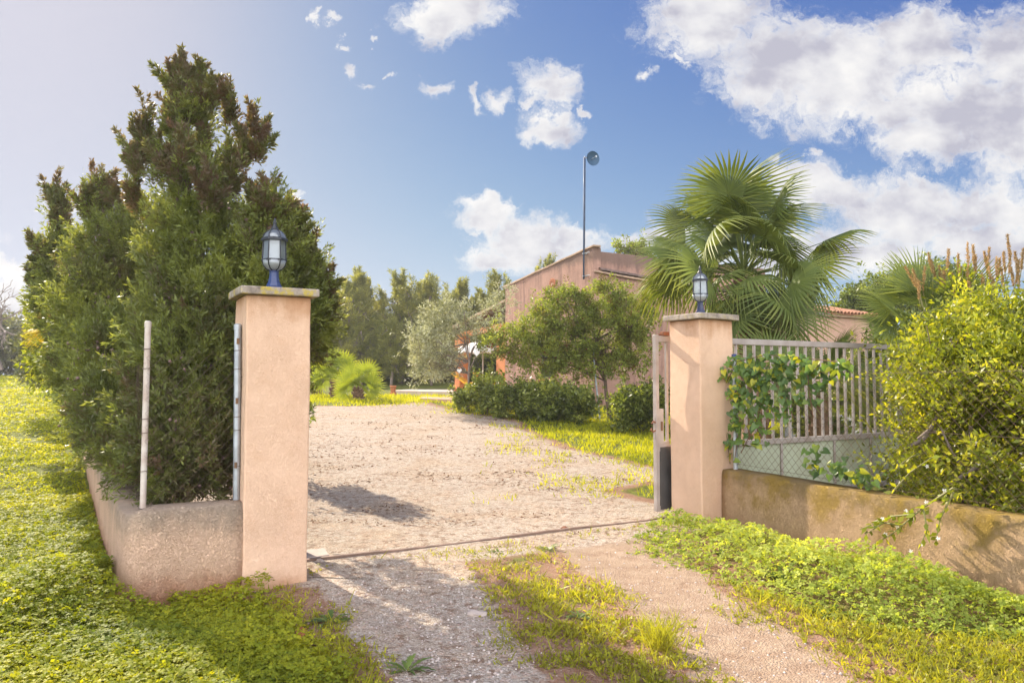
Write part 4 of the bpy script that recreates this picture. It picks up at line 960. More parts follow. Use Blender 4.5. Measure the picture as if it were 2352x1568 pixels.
def palm_trunk(root, base, top, r0, r1):
    m = MB(); n = 14; pts = []; rad = []
    for i in range(n+1):
        t = i/n; pts.append(A_(base)+(A_(top)-A_(base))*t); rad.append((r0+(r1-r0)*t)*(1.12 if i % 2 else .95))
    m.path(pts, rad, 14)
    for i in range(40):    # old leaf bases
        t = rng.random(); a = rng.random()*6.28; c = A_(base)+(A_(top)-A_(base))*t; rr = r0+(r1-r0)*t; d = A_([math.cos(a), math.sin(a), 0])
        m.path([c+d*rr*.7, c+d*(rr+.06)+ez*.12], [.05, .025], 5)
    m.build('trunk', M['palmbark'], root, sm=False)
def froll(az, el, rw, face):
    r_ = rng.uniform(-rw, rw)
    if rng.random() < face:          # most fans turn their upper face to the open drive
        best = None
        for k in (-1, 1):
            rr = k*rng.uniform(.6, 1.)*rw*1.35; nrm = (Quaternion((0, 0, 1), R(az)) @ Quaternion((0, 1, 0), -R(el)) @ Quaternion((1, 0, 0), R(rr))) @ Vector((0, 0, 1))
            if best is None or -nrm.y > best[0]: best = (-nrm.y, rr)
        r_ = best[1]
    return r_
def palm(label, base, heart, meshes, specs, r0, r1, group=None, name='fan_palm', rw=38, face=.5):
    root = empty(name, base, label, 'palm', group); palm_trunk(root, base-A_([0, 0, .1]), heart, r0, r1); off = Vector(heart)-Vector(base)
    for i, (az, el, sc) in enumerate(specs): place_frond(meshes[i % len(meshes)], root, off+Vector((0, 0, .10*math.sin(R(el)))), R(az), R(el), R(froll(az, el, rw, face)), sc)
    return root
BF = [fan_data('palm_fan', 'palm', n=32, R_=.95, A0=120, pet=1.45, droop=.32, roll=.42, tipd=1.0, split=.48, nar=.96),
      fan_data('palm_fan', 'palm', n=30, R_=.95, A0=110, pet=1.3, droop=.5, roll=.55, tipd=1.6, split=.42, nar=.94),
      fan_data('palm_fan', 'palm', n=32, R_=.95, A0=118, pet=1.55, droop=.15, roll=.35, tipd=.7, split=.5, nar=.96), fan_data('palm_fan', 'palm', n=28, R_=.9, A0=105, pet=.8, droop=.6, roll=.65, tipd=1.7, split=.4, nar=.92)]
heart_ = P(1708, 640, 14.); bb = gbase(1735, 14.2)
sp = []
for i in range(70):
    f = i/69; el = 88-146*f; sp.append((i*137.5+20, el+rng.uniform(-12, 12), rng.uniform(.68, 1.06)*(.62 if (el < 4 and math.cos(R(i*137.5+20)) > .35) or (el < -14 and math.cos(R(i*137.5+20)) < -.3) else 1)))
sp = [z_ for z_ in sp if not (z_[1] < -10 and math.cos(R(z_[0])) < -.25)]+[(178, 0, .92), (158, 4, .95), (202, 8, .9), (265, -24, .9), (245, -38, .85), (300, -36, .9), (285, -10, .95), (222, -6, .9)]
palm('large shaggy fan palm behind the gate pillar, fronds arching and hanging', bb, heart_, BF, sp, .26, .20, rw=50, face=.35)
YF = [fan_data('young_palm_fan', 'palmy', n=24, R_=.66, A0=140, pet=.66, droop=.06, roll=.12, tipd=.10, split=.6, w=.018, nar=.84), fan_data('young_palm_fan', 'palmy', n=22, R_=.62, A0=132, pet=.58, droop=.12, roll=.18, tipd=.22, split=.55, w=.018, nar=.84)]
for label, px, py, hy, sc, mir, wd in (('young fan palm on the lawn, farthest right of the three, low with bright round fans', 823, 921, 893, .92, 1, 1.), ('tallest young fan palm on the lawn, middle of the three', 771, 914, 872, 1.12, -1, 1.), ('young fan palm half hidden by the lichened pillar', 727, 905, 868, 1.0, -1, 1.)):
    b = gp(px, py); h_ = P(px-2, hy, b[1]); root = empty('fan_palm', b, label, 'palm', 'young palms on the lawn'); palm_trunk(root, b-A_([0, 0, .1]), h_, .20, .13)
    for az, el, rl, s_ in ((10, 62, -75, 1.05), (175, 66, 75, 1.0), (5, 22, -80, 1.0), (185, 28, 80, .95), (-15, -12, -70, .9), (195, -10, 70, .9), (-80, 40, 10, .85), (-120, 12, 30, .9), (-55, 5, -30, .9), (90, 75, 0, .95), (80, 35, 0, .9)):
        a2 = az if mir > 0 else 180-az
        place_frond(YF[(az+int(sc*100)) % 2], root, Vector(h_)-Vector(b), R(a2+rng.uniform(-9, 9)), R(el+rng.uniform(-7, 7)), R(rl*(1 if mir > 0 else -1)+rng.uniform(-10, 10)), sc*s_)
SF = [fan_data('stiff_palm_fan', 'palm', n=36, R_=.95, A0=105, pet=.7, droop=.05, roll=.15, tipd=.10, split=.65, w=.016), fan_data('stiff_palm_fan', 'palm', n=34, R_=.9, A0=100, pet=.6, droop=.15, roll=.25, tipd=.3, split=.6, w=.016)]
b = gbase(2120, 9.8); palm('stiff-fanned palm growing up through the yellow jasmine', b, P(2115, 770, 9.6), SF, [(150, 48, .62), (95, 68, .7), (60, 80, .72), (178, 12, .62), (205, 26, .5), (20, 50, .75), (-40, 40, .8), (270, 55, .5), (120, 30, .7), (240, 12, .5), (75, 60, .75)], .16, .12, rw=40, face=.7)
b = gbase(1880, 12.8); palm('low fan palm just behind the top rail of the sliding gate', b, P(1880, 905, 12.6), SF, [(i*137.5, 62-75*i/11, rng.uniform(.75, .95)) for i in range(12)], .16, .12)
b = gbase(1745, 12.2); palm('small fan palm behind the left end of the sliding gate bars', b, P(1745, 905, 12.), SF, [(i*137.5+40, 55-70*i/9, rng.uniform(.7, .9)) for i in range(10)], .15, .11)
DF = [fan_data('yellow_fan', 'palmdry', n=26, R_=.95, A0=80, pet=.9, droop=.35, roll=.3, tipd=.5, split=.5)]
b = hedge_base(11.4); palm('yellowing palm poking out of the hedge over the field', b, P(208, 770, 11.3), DF, [(188, 14, .56), (160, 35, .45), (205, 2, .5), (60, 60, .5)], .14, .1)

# --- hedge plants farther along the wall
b = hedge_base(13.); bush('hedge_shrub', 'sunlit yellow-green shrub at the far end of the cypress hedge', 'shrub', 'jasmine', b,
    [(128,790,13.2,40,55),(160,830,12.5,44,50),(120,860,13.5,26,36),(170,740,12.8,34,40),(115,740,13.6,30,34)], 230, 30, .09, .045, .3, .15, .4, .45, .25, group=None)
b = hedge_base(10.6); bush('hedge_shrub', 'dark green shrub bulging over the low wall under the cypresses', 'shrub', 'shrub', b,
    [(205,900,10.2,36,44),(185,850,10.8,40,50),(225,960,9.0,36,44),(235,930,8.6,34,40)], 200, 34, .07, .03, .25, .12, .4, .6, .25)
b = hedge_base(18.); bush('hedge_shrub', 'hazy shrub mass at the far corner of the field edge', 'shrub', 'hedge_far', b, [(112,800,19,44,60),(150,840,17,34,44),(95,840,20,30,34)], 150, 30, .13, .06, .4, .2)

b = gbase(655, 11.3, 0.); bush('hedge_shrub', 'shrub inside the gateway hidden behind the lichened pillar', 'shrub', 'shrub', b, [(650,850,11.3,40,70),(655,930,11.2,40,50)], 150, 34, .07, .03, .25, .12, .4, .6, .25)

# --- thicket and bare trees beyond the field
for label, px, w, h, py in (('grey-green thicket bush beyond the field, second from the frame edge', 52, 60, 108, 862), ('thicket bush beyond the field, cut by the left frame edge', -8, 56, 118, 862), ('thicket bush beyond the field touching the hedge', 104, 42, 96, 864)):
    Y = 50.; q = P(px, py, Y); b = A_([q[0], q[1], hz(q[0], q[1])])
    lob = [(px+rng.uniform(-.7, .7)*w, py-h*rng.uniform(.3, .8), Y+rng.uniform(-2, 2), w*rng.uniform(.35, .55), h*rng.uniform(.28, .4)) for _ in range(9)]
    bush('thicket_bush', label, 'bush', 'hedge_far', b, lob, 230, 34, .26, .13, .8, .4, .5, .5, .25, trunk_r=.08, group='thicket beyond the field', tw=.8)
def bare_tree(label, px, py, Y, pts):
    root = empty('bare_tree', gbase(px, Y), label, 'bare tree', 'bare trees beyond the field'); m = MB(); b = P(px, py+60, Y)
    def grow(p, d, L, r, k):
        q = limb_path(p, p+d*L, 4, .12); m.path(q, list(np.linspace(r, r*.6, 5)), 5)
        if k == 0: return
        for _ in range(3 if k > 1 else 4):
            d2 = unit(d+rng.normal(size=3)*.62+A_([0, 0, .12])); grow(q[-1] if rng.random() < .6 else q[3], d2, L*rng.uniform(.55, .85), r*.58, k-1)
    grow(b, unit(A_([pts, 0, 1.])), 2.1, .17, 4); m.build('trunk_and_limbs', M['greybark'], root)
bare_tree('leafless branching tree above the thicket beyond the field', 70, 800, 47., .05)
bare_tree('leafless tree leaning at the left frame edge', 2, 790, 46., -.1)

# --- pine wood behind
pines = []
def pine_proto(seed):
    lob = []; H = 7.0
    root = empty('pine_tree', (0, 0, 0)); 
    for z, r_, n in ((1.6, 1.6, 4), (2.9, 1.8, 5), (4.0, 1.6, 6), (4.9, 1.2, 5), (5.6, .8, 4)):
        for k in range(n):
            a = rng.random()*6.28; d = r_*rng.uniform(.3, .75); lob.append((A_([d*math.cos(a), d*math.sin(a), z+rng.uniform(-.4, .4)]), A_([r_*.52, r_*.52, r_*.46])))
    lob.append((A_([0, 0, 6.3]), A_([.12, .12, .4])))
    pos, ax = clumps(lob, 400, (.3, 1.05), .8, .3); lv = Leaves()
    tt = .62+.7*(fbm(pos[:, 0]*.9, pos[:, 2]*.9+pos[:, 1], 17+seed)-.47)
    clump_leaves(lv, pos, ax, 40, .60, .15, .22, .042, .42, tt, .18)
    for k in range(16):
        a = rng.random()*6.28; d = rng.uniform(.05, 1.25); b_ = A_([d*math.cos(a), d*math.sin(a), 6.2-d*1.3]); plume(lv, b_+A_([rng.normal()*.12, rng.normal()*.12, rng.uniform(.7, 1.5)]), b_, 34, .10, .22, .04, .6)
    lv.build('crown', M['pine'], root)
    mb = MB(); T = [A_([.05*math.sin(i), .05*math.cos(i*1.3), H*.93*i/8-.2]) for i in range(9)]; k = rng.choice(len(pos), 36); limbs(mb, T, pos[k], .13, .015, 2, .5); mb.build('trunk', M['greybark'], root, sm=True)
    return root
protos = [pine_proto(i) for i in range(3)]; used = [False]*3
def place_pine(px, pytop, Y, rz, wsc, label):
    i = int(rng.integers(0, 3)); pr = protos[i]; b = gbase(px, Y); top = P(px, pytop, Y)[2]; sc = (top-b[2])/7.35
    if not used[i]: r_ = pr; used[i] = True
    else:
        r_ = pr.copy(); col.objects.link(r_)
        for ch in pr.children: c = ch.copy(); col.objects.link(c); c.parent = r_
    r_.location = b; r_.rotation_euler = (0, 0, rz); r_.scale = (sc*wsc, sc*wsc, sc); r_['label'] = label; r_['category'] = 'pine'; r_['group'] = 'pines of the wood behind the house'
PL = [(742, 655, 43, 1.25, 'pine mostly hidden by the outermost cypress'), (822, 617, 42, 1.2, 'tall pine with a forked top behind the three young palms'), (785, 650, 46, 1.2, 'pine between the cypress and the fork-topped pine'), (868, 690, 44, 1.2, 'lower pine in the dip of the wood, above the bright round fans'),
      (922, 624, 42, 1.25, 'broad tall pine left of the olive crown'), (955, 668, 47, 1.2, 'pine filling behind the broad tall one'), (990, 634, 43, 1.15, 'slim-topped pine directly above the olive crown'), (1038, 668, 47, 1.2, 'shaded pine behind the olive, right of the slim-topped one'), (1058, 642, 44, 1.15, 'yellowish pine above the porch roof edge'),
      (1100, 668, 45, 1.15, 'low pine behind the middle of the porch roof'), (1145, 624, 43, 1.1, 'pine just left of the gable end, spiky topped'), (900, 730, 39, 1.3, 'front pine with low skirts behind the lawn'), (830, 740, 40, 1.3, 'dark front pine behind the tallest young palm'), (990, 740, 39.5, 1.3, 'front pine behind the terrace tip'), (760, 735, 40, 1.3, 'front pine at the pillar edge of the wood'), (1255, 588, 46, .8, 'pine top peeping over the gable slope')]
for k, (px, pt, Y, ws, lb) in enumerate(PL): place_pine(px, pt, Y, k*1.9, ws, lb)
for k in range(3):
    if not used[k]: raise RuntimeError('unused')
for label, px, Y, lob in (('round tree crown peeping over the house ridge', 1455, 44, [(1445,572,44,30,16),(1470,578,44,26,16),(1455,600,44,40,24)]),):
    b = gbase(px, Y); bush('ridge_tree', label, 'tree', 'mastic', b, lob, 130, 30, .16, .08, .5, .25, .5, .4, .2, trunk_r=.12, tw=.6)
for label, px, Y, lob in (('carob tree with ragged outline behind the right wing roof', 1985, 40, [(1975,690,40,36,24),(2010,670,40,34,26),(1950,705,40,26,16),(2040,690,40,40,34),(1990,730,40,50,34)]),
    ('taller carob tree behind the reed plumes', 2130, 38, [(2100,650,38,40,30),(2150,640,38,44,34),(2200,660,38,40,32),(2140,700,38,60,44),(2075,690,38,34,30),(2220,710,38,50,50)])):
    b = gbase(px, Y); bush('carob_tree', label, 'tree', 'shrub', b, lob, 330, 30, .18, .09, .6, .26, .5, .42, .22, (.3, 1.06), .12, None, 'carob trees on the right', tw=.6)
for label, px, Y, w, h in (('dark undergrowth bush at the foot of the wood behind the young palms', 800, 46., 70, 70), ('undergrowth bush at the foot of the wood left of the olive', 900, 47., 70, 66), ('undergrowth bush behind the terrace tip, in the shade of the pines', 985, 46.5, 66, 70), ('dark bush closing the view through the porch', 1085, 45., 66, 66), ('shaded bush beyond the porch opening beside the gable', 1140, 45., 56, 70)):
    b = gbase(px, Y); lob = [(px+rng.uniform(-.8, .8)*w, 872-h*rng.uniform(0., .9), Y+rng.uniform(-1, 1), w*rng.uniform(.35, .5), h*rng.uniform(.3, .45)) for _ in range(9)]
    bush('undergrowth_bush', label, 'bush', 'hedge_far', b, lob, 200, 32, .24, .11, .7, .35, .5, .4, .25, trunk_r=.06, group='undergrowth of the wood', tw=.6)
b = gbase(2075, 13.); bush('garden_shrub', 'tall dark shrub behind the stiff-fanned palm and the fence end', 'shrub', 'shrub', b, [(2070,780,13,62,50),(2110,830,13,60,60),(2040,850,13,50,60),(2080,910,13,70,70),(2140,770,13.4,50,50)], 260, 30, .085, .04, .28, .14, .4, .5, .25, (.3, 1.05), .03, None, 'shrubs behind the sliding gate')
# leafy shrubs seen through the gate bars
for label, px, py, Y, w, h in (('dark shrub seen through the gate bars against the pink wing', 1830, 960, 17., 75, 120), ('leafy shrub behind the right end of the gate', 2010, 980, 14.5, 80, 110), ('low green plant at the foot of the whitewashed bench', 1900, 1002, 13.5, 80, 26), ('tall shrub right of the small palm behind the bars', 1960, 900, 18., 60, 90)):
    b = gbase(px, Y); lob = [(px+rng.uniform(-.6, .6)*w, py-h*rng.uniform(.1, .8), Y+rng.uniform(-.4, .4), w*rng.uniform(.3, .5), h*rng.uniform(.25, .4)) for _ in range(7)]
    bush('garden_shrub', label, 'shrub', 'shrub', b, lob, 150, 28, .085, .04, .25, .13, .4, .5, .25, (.3, 1.05), .02, None, 'shrubs behind the sliding gate')
# ------------------------------------------------------------------ right side: jasmine, vine, reeds
jb = gbase(2230, 6.6, .35)
JL = [(2150,870,7.2,58,54),(2235,815,7.1,80,66),(2310,820,6.9,95,78),(2300,900,6.3,120,110),(2200,940,6.8,88,80),(2240,1050,6.2,115,80),(2340,1090,5.8,110,75),(2130,1020,7.0,40,54),(2440,935,6.0,150,130),(2450,1050,5.6,130,110),(2120,910,7.2,32,36),(2165,1120,6.5,60,40),(2275,762,7.2,60,34),(2200,860,6.6,90,80),(2380,970,5.9,120,100)]
root, jpos = bush('jasmine_bush', 'big sunlit yellow-green jasmine spilling over the chain-link fence', 'bush', 'jasmine', jb, JL, 2300, 34, .050, .023, .34, .12, .35, .5, .26, (.5, 1.16), .04, None, None, 'bark', 60, .15, .6, tw=.45, carve=((2150,1010,6.3,75,46),(2262,985,5.9,60,60),(2330,1010,5.6,50,50),(2190,1090,6.0,60,24),(2110,950,6.7,34,40)))
lv = Leaves(); m = MB(); k = rng.choice(len(jpos), 150); jc = jpos.mean(0)
for q in jpos[k]:
    d = unit(unit(q-jc)+rng.normal(size=3)*.45+A_([0, 0, .35])); L_ = rng.uniform(.18, .42); pp = [q+d*L_*t+A_([0, 0, -.22*L_*t*t*1.5]) for t in np.linspace(0, 1, 6)]; m.path(pp, list(np.linspace(.007, .0035, 6)), 4)
    n = int(L_/.016); t = rng.random((n, 1)); c = q+d*L_*t+A_([0, 0, -.33*L_])*t*t; dd = unit(d*.4+rng.normal(size=(n, 3))*.8); lv.kite(c, dd, perp(dd), rng.uniform(.03, .06, n), .024, np.clip(rng.normal(.65, .2, n), 0, 1), .15)
lv.build('young_leaves', M['jasmine'], root); m.build('shoots', M['stem'], root)['kind'] = 'stuff'
m = MB()
for (x0, y0, x1, y1, x2, y2, Y) in ((2200,1200,2215,1080,2160,980,6.3),(2215,1080,2230,960,2290,860,6.3),(2170,1120,2280,1040,2352,1000,6.1),(2110,1010,2150,960,2230,930,6.7),(2080,1030,2140,990,2200,985,6.7),(2215,1090,2300,1010,2352,960,6.2)):
    q = [P(x0,y0,Y), P((x0+x1)/2+8,(y0+y1)/2,Y-.05), P(x1,y1,Y), P((x1+x2)/2,(y1+y2)/2+10,Y-.08), P(x2,y2,Y)]; m.path(q, [.022,.019,.016,.012,.006], 7)
m.build('bare_branch', M['greybark'], root, sm=True)
def flowers(lv, pos, n, s):
    k = rng.choice(len(pos), n); c = pos[k]+rdir(n)*.06
    for i in range(5):
        a = 2*PI*i/5; nrm = unit(rdir(n)*.4+A_([-.3, -.8, .5])); t1 = unit(np.cross(nrm, A_([0, 0, 1.]))); t2 = np.cross(nrm, t1)
        lv.kite(c, t1*math.cos(a)+t2*math.sin(a), nrm, s, s*.55, .6, .05)
lv = Leaves(); front = jpos[jpos[:, 1] < 7.2]; flowers(lv, front, 120, .016); lv.build('flowers', M['petal'], root)['kind'] = 'stuff'
def fence_hit(px, py, off=0.):
    o = A_([0, 0, EYE]); d = P(px, py, 1.)-o; n = A_([U[0]*1, U[1]*1, 0])-.10*V; n = n/np.linalg.norm(n); c = fc(-1, 1)-U*off
    return o+d*(np.dot(c-o, n)/np.dot(d, n))
# trailing shoot over the wall
lv = Leaves(); m = MB(); lf = Leaves()
for pts in (((2190,1120),(2120,1165),(2050,1225),(1985,1262)),((2120,1165),(2130,1215),(2110,1262)),((2070,1205),(2030,1200),(1990,1225)),((2190,1130),(2160,1190),(2150,1240)),((2100,1180),(2050,1185),(1975,1215)),((2050,1130),(2090,1085),(2140,1050))):
    q = [fence_hit(x, y, .27) for x, y in pts]; m.path(q, list(np.linspace(.009, .003, len(q))), 5)
    for a, b in zip(q, q[1:]):
        n = int(L2(b-a)/.026)+1; t = np.linspace(0, 1, n)[:, None]; c = a+(b-a)*t; d = unit(unit(b-a)*.5+rng.normal(size=(n, 3))*.8+A_([0, 0, -.25]))
        lv.kite(c, d, perp(d), rng.uniform(.05, .09, n), .034, np.clip(rng.normal(.5, .22, n), 0, 1), .14)
        flowers(lf, c, 1, .019)
root2 = empty('jasmine_shoot', fence_hit(2100, 1180, .27), 'trailing jasmine shoot with white flowers hanging across the mossy wall', 'shoot')
lv.build('leaves', M['jasmine'], root2); m.build('stems', M['stem'], root2); lf.build('flowers', M['petal'], root2)['kind'] = 'stuff'

# heart-leaved vine on the fence
vr = empty('climbing_vine', fence_hit(1690, 1065), 'dark green heart-leaved vine climbing the fence post beside the pillar', 'vine')
hv = A_([(0,0),(-.30,.16),(-.50,-.02),(-.46,-.30),(-.22,-.68),(0,-1.02),(.22,-.68),(.46,-.30),(.50,-.02),(.30,.16)])
def hearts(pts, sizes, tints):
    vs = []; fs = []; ts = []; fl = []
    for p, s, tv in zip(pts, sizes, tints):
        n = unit(-U*.8-V*.5+ez*.5+rng.normal(size=3)*.45); down = unit(-ez+rng.normal(size=3)*.45); down = unit(down-n*np.dot(down, n)); side = np.cross(n, down)
        o = len(vs); vs.append(p-n*.12*s+down*s*.3); ts.append(tv)
        for x, y in hv: vs.append(p+side*x*s-down*y*s+n*s*(-.12*abs(x)*0+.10*abs(x)*2-.10*max(0, -y-.5))); ts.append(tv)
        for k in range(10): fl.append((o, o+1+k, o+1+(k+1) % 10))
    return A_(vs), A_(fl), A_(ts)
vp = []; vsz = []
for px, py, rx, ry, n in ((1700,850,46,36,70),(1755,838,60,34,95),(1825,845,52,34,75),(1885,855,46,32,46),(1690,930,28,60,60),(1730,900,52,44,80),(1795,895,52,34,50),(1682,1005,18,55,26),(1930,842,26,20,14),(1850,905,40,30,16),(1720,985,30,45,20),(1780,950,44,40,20),(1760,1010,50,40,9),(1900,1075,40,16,18),(1870,1050,30,30,10),(1990,1090,40,22,26),(1940,1075,26,26,12)):
    for _ in range(n):
        r_ = math.sqrt(rng.random()); a = rng.random()*6.28; vp.append(fence_hit(px+rx*r_*math.cos(a), py+ry*r_*math.sin(a), rng.uniform(-.06, .12))); vsz.append(rng.uniform(.042, .082))
for px, py in ((1614,872),(1632,874),(1652,866),(1662,850),(1668,835)): vp.append(fence_hit(px, py, .13)); vsz.append(.07)
tt = np.where(rng.random(len(vp)) < .08, .95, np.clip(rng.normal(.38, .2, len(vp)), 0, .75))
v_, f_, t_ = hearts(vp, vsz, tt); npmesh('leaves', v_, f_, M['vine'], vr, None, {'tint': t_})
m = MB()
for pts in (((1672,1065),(1668,960),(1675,880),(1700,830),(1760,815),(1850,822),(1950,835)),((1680,1060),(1700,960),(1690,900),(1740,850)),((1674,900),(1650,862),(1614,866)),((1740,850),(1800,900),(1820,960)),((1700,1040),(1740,960),(1760,880)),((1850,830),(1860,900),(1870,960))):
    m.path([fence_hit(x+rng.normal()*3, y, .03) for x, y in pts], .0045, 5)
m.build('stems', M['wood'], vr)

# reed plumes
rb = gbase(2225, 9.2); rr_ = empty('plume_grass', rb, 'tall clump of plume grass with tawny spikes above the jasmine', 'reed')
tips = ((545,280),(598,300),(680,285),(705,190),(725,240),(780,278),(845,160),(810,310),(910,195),(910,250),(975,118),(972,300),(1010,135),(1027,200),(1090,180),(1125,150),(1125,285),(1075,330),(1175,220),(1197,225),(1210,290),(1225,180),(1250,60),(1270,178),(1278,290),(1303,180),(1328,280),(1360,160),(1330,235),(1400,200),(1450,150),(640,380),(870,330),(1150,360))
ms = MB()
for i, (cx_, cy_) in enumerate(tips):
    Y = rng.uniform(8.9, 9.6); tx, ty = (3100+cx_*.5421)/1.6327, (850+cy_*.5421)/1.6327
    ln = rng.uniform(40, 62); lx = {0: -28, 1: -16, 2: 5, 3: -10, 4: -10}.get(i, rng.uniform(-9, 7)); tip = P(tx, ty, Y); b0_ = P(tx-lx, ty+ln, Y)
    n = 300; t = rng.random((n, 1)); ax = unit(b0_-tip); c = tip+(b0_-tip)*t+rdir(n)*.013*np.sin(PI*np.clip(t*.85+.1, 0, 1))
    d = unit(-ax*1.+rng.normal(size=(n, 3))*.38); lv = Leaves(); lv.kite(c, d, perp(d), rng.uniform(.026, .048, n), .007, np.clip(rng.normal(.45, .2, n), 0, 1), .05); lv.build('plume', M['plume'], rr_)
    root_ = rb+A_([rng.normal()*.35, rng.normal()*.25, 0]); q = [root_+(b0_-root_)*s_+A_([0, 0, .12*math.sin(PI*s_)]) for s_ in np.linspace(0, 1, 6)]; ms.path(q, [.008,.008,.007,.006,.006,.005], 5)
o = ms.build('stems', M['stem'], rr_)
lv = Leaves(); 
for i in range(420):
    a = rng.random()*6.28; o0 = rb+A_([rng.normal()*.4, rng.normal()*.3, 0]); L_ = rng.uniform(1.4, 2.7); d = unit(A_([math.cos(a)*.35, math.sin(a)*.35, 1.])); pts = []
    for k in range(7): t = k/6; pts.append(o0+d*L_*t+A_([math.cos(a), math.sin(a), -.9])*L_*.28*t**2.6)
    tv = np.clip(rng.normal(.5, .2), 0, 1)
    for k in range(6):
        dd = pts[k+1]-pts[k]; l_ = L2(dd); dd = unit(dd); s_ = unit(np.cross(dd, rdir(1)[0]*.3+A_([-math.sin(a), math.cos(a), 0]))); lv.kite(A_([pts[k]]), A_([dd]), A_([s_]), l_*1.15, .022*(1-.11*k), tv, .1, .5)
lv.build('blades', M['reed'], rr_)

# ------------------------------------------------------------------ ground cover
def cand(n, y0, y1, xl, xr, pw=0.):
    u = rng.random(n); Y = y0*(y1/y0)**u; X = Y*rng.uniform(xl, xr, n); return X, Y
def frame(x, y): return (x-P0[0])*U[0]+(y-P0[1])*U[1], (x-P0[0])*V[0]+(y-P0[1])*V[1]
def inpillars(x, y):
    a, b = frame(x, y)
    p = ((a > -.52) & (a < .03) & (b > -.03) & (b < .52)) | ((a > 4.04) & (a < 4.57) & (b > -.03) & (b < .5))
    w = ((a > -1.6) & (a < 0) & (b > -.0) & (b < .28)) | ((x > wallx(y)-.02) & (x < wallx(y)+.35) & (y > 5.1)) | ((a > 4.3+.1*b) & (a < 4.66+.1*b) & (b < 0)) | ((x > wallx(y)) & (a < -.45) & (b > 0) & (y < 30))
    return p | w
def clover(lv, x, y, z, s, tint, tri=True, tilt=.35):
    n = len(x); c = np.stack([x, y, z], 1); N0 = unit(A_([0, 0, 1.])+rng.normal(size=(n, 3))*tilt); t1 = perp(N0); t2 = np.cross(N0, t1)
    for k in range(3 if tri else 2):
        a = 2*PI*k/(3 if tri else 2); D = unit(t1*math.cos(a)+t2*math.sin(a)-N0*.12); lv.kite(c, D, N0, s, s*.95, np.clip(tint+rng.normal(size=n)*.06, 0, 1), .10, .62)
BANK = [(1.15, 6.7), (1.3, 7.7), (1.62, 8.0), (1.97, 7.72), (2.22, 7.95), (3.53, 5.16), (4.6, 2.9), (4.3, 2.9), (3.6, 4.1), (2.9, 4.45), (2.3, 4.65), (1.9, 5.15), (1.55, 5.9)]
def bankh(x, y):
    sd = polysd(BANK, x, y); h = .16*smooth(sd, -.05, .6)+.26*(fbm(x*2.4, y*2.4, 71)-.25)*smooth(sd, 0, .3)
    h = h+.10*np.exp(-((x-1.5)/.35)**2-((y-7.5)/.4)**2)+.08*np.exp(-((x-2.6)/.5)**2-((y-5.3)/.5)**2)-.10*np.exp(-((x-2.75)/.28)**2-((y-6.5)/.4)**2)
    return np.maximum(h, 0), sd
def lefth(x, y):
    a, b = frame(x, y)
    h = .04+.10*fbm(x*1.4, y*1.4, 51)+.29*np.exp(-((x+3.0)/.5)**2-((y-5.0)/.7)**2)+.14*np.exp(-((x+1.66)/.28)**2-((y-5.42)/.22)**2)+.10*np.exp(-((x+2.9)/1.2)**2-((y-3.9)/.7)**2)
    return h
def verge_d(x, y):                    # how thickly the left verge and field are covered
    sl = polysd(TL, x, y); e = smooth(-sl+.5*(fbm(x*2.2, y*2.2, 81)-.47), .12, .75)
    return e*((x < -.3-.0*y))
# field and left verge
x, y = cand(150000, 2.6, 9.5, -.95, .05); a, b = frame(x, y)
d = np.where(b > -.02, (x < wallx(y)-.02)*1., verge_d(x, y)); d = d*smooth(fbm(x*1.1+9, y*1.1, 91)+.25*(x < -2.2)+.3*(y < 6), .28, .5)
k = (rng.random(len(x)) < d) & ~inpillars(x, y); x, y = x[k], y[k]
h = lefth(x, y); lv = Leaves(); z = hgt(x, y)+h*rng.uniform(.35, 1.05, len(x))**.6
tint = .42+.9*(fbm(x*.9, y*.9, 15)-.47)+rng.normal(size=len(x))*.13
clover(lv, x, y, z, .021*rng.uniform(.65, 1.3, len(x))*(.75+y/16), tint)
lv.build('clover', M['clover'], None, (0, 0, 0), 'stuff')['label'] = 'low clover carpeting the left verge and the near field'
x, y = cand(90000, 9., 50, -1.1, -.42); d = (x < wallx(y)-.05)*smooth(fbm(x*.8, y*.8, 93)+.5*fbm(x*3, y*3, 94)*.6, .34, .62)
k = rng.random(len(x)) < d; x, y = x[k], y[k]; lv = Leaves(); z = hgt(x, y)+.02+.10*fbm(x*1.4, y*1.4, 51)*rng.random(len(x))
clover(lv, x, y, z, .03*(.4+y/14)*rng.uniform(.7, 1.3, len(x)), .52+.9*(fbm(x*.35, y*.35, 16)-.47)+rng.normal(size=len(x))*.15, False, .5)
lv.build('field_cover', M['clover'], None, (0, 0, 0), 'stuff')['label'] = 'sunlit low green crop over brown soil in the left field'
# right bank
x, y = cand(60000, 2.6, 8.4, .1, 1.0); h, sd = bankh(x, y); k = (rng.random(len(x)) < smooth(sd+.35*(fbm(x*4, y*4, 23)-.47), -.12, .12)) & ~inpillars(x, y); x, y, h = x[k], y[k], h[k]
lv = Leaves(); z = hgt(x, y)+h*rng.uniform(.3, 1.08, len(x))**.6+.01
clover(lv, x, y, z, .022*rng.uniform(.65, 1.35, len(x))*(.75+y/18), .5+.8*(fbm(x*1.3, y*1.3, 19)-.47)+rng.normal(size=len(x))*.14, True, .5)
lv.build('bank_clover', M['bank'], None, (0, 0, 0), 'stuff')['label'] = 'pale green clover mounded at the foot of the mossy wall'
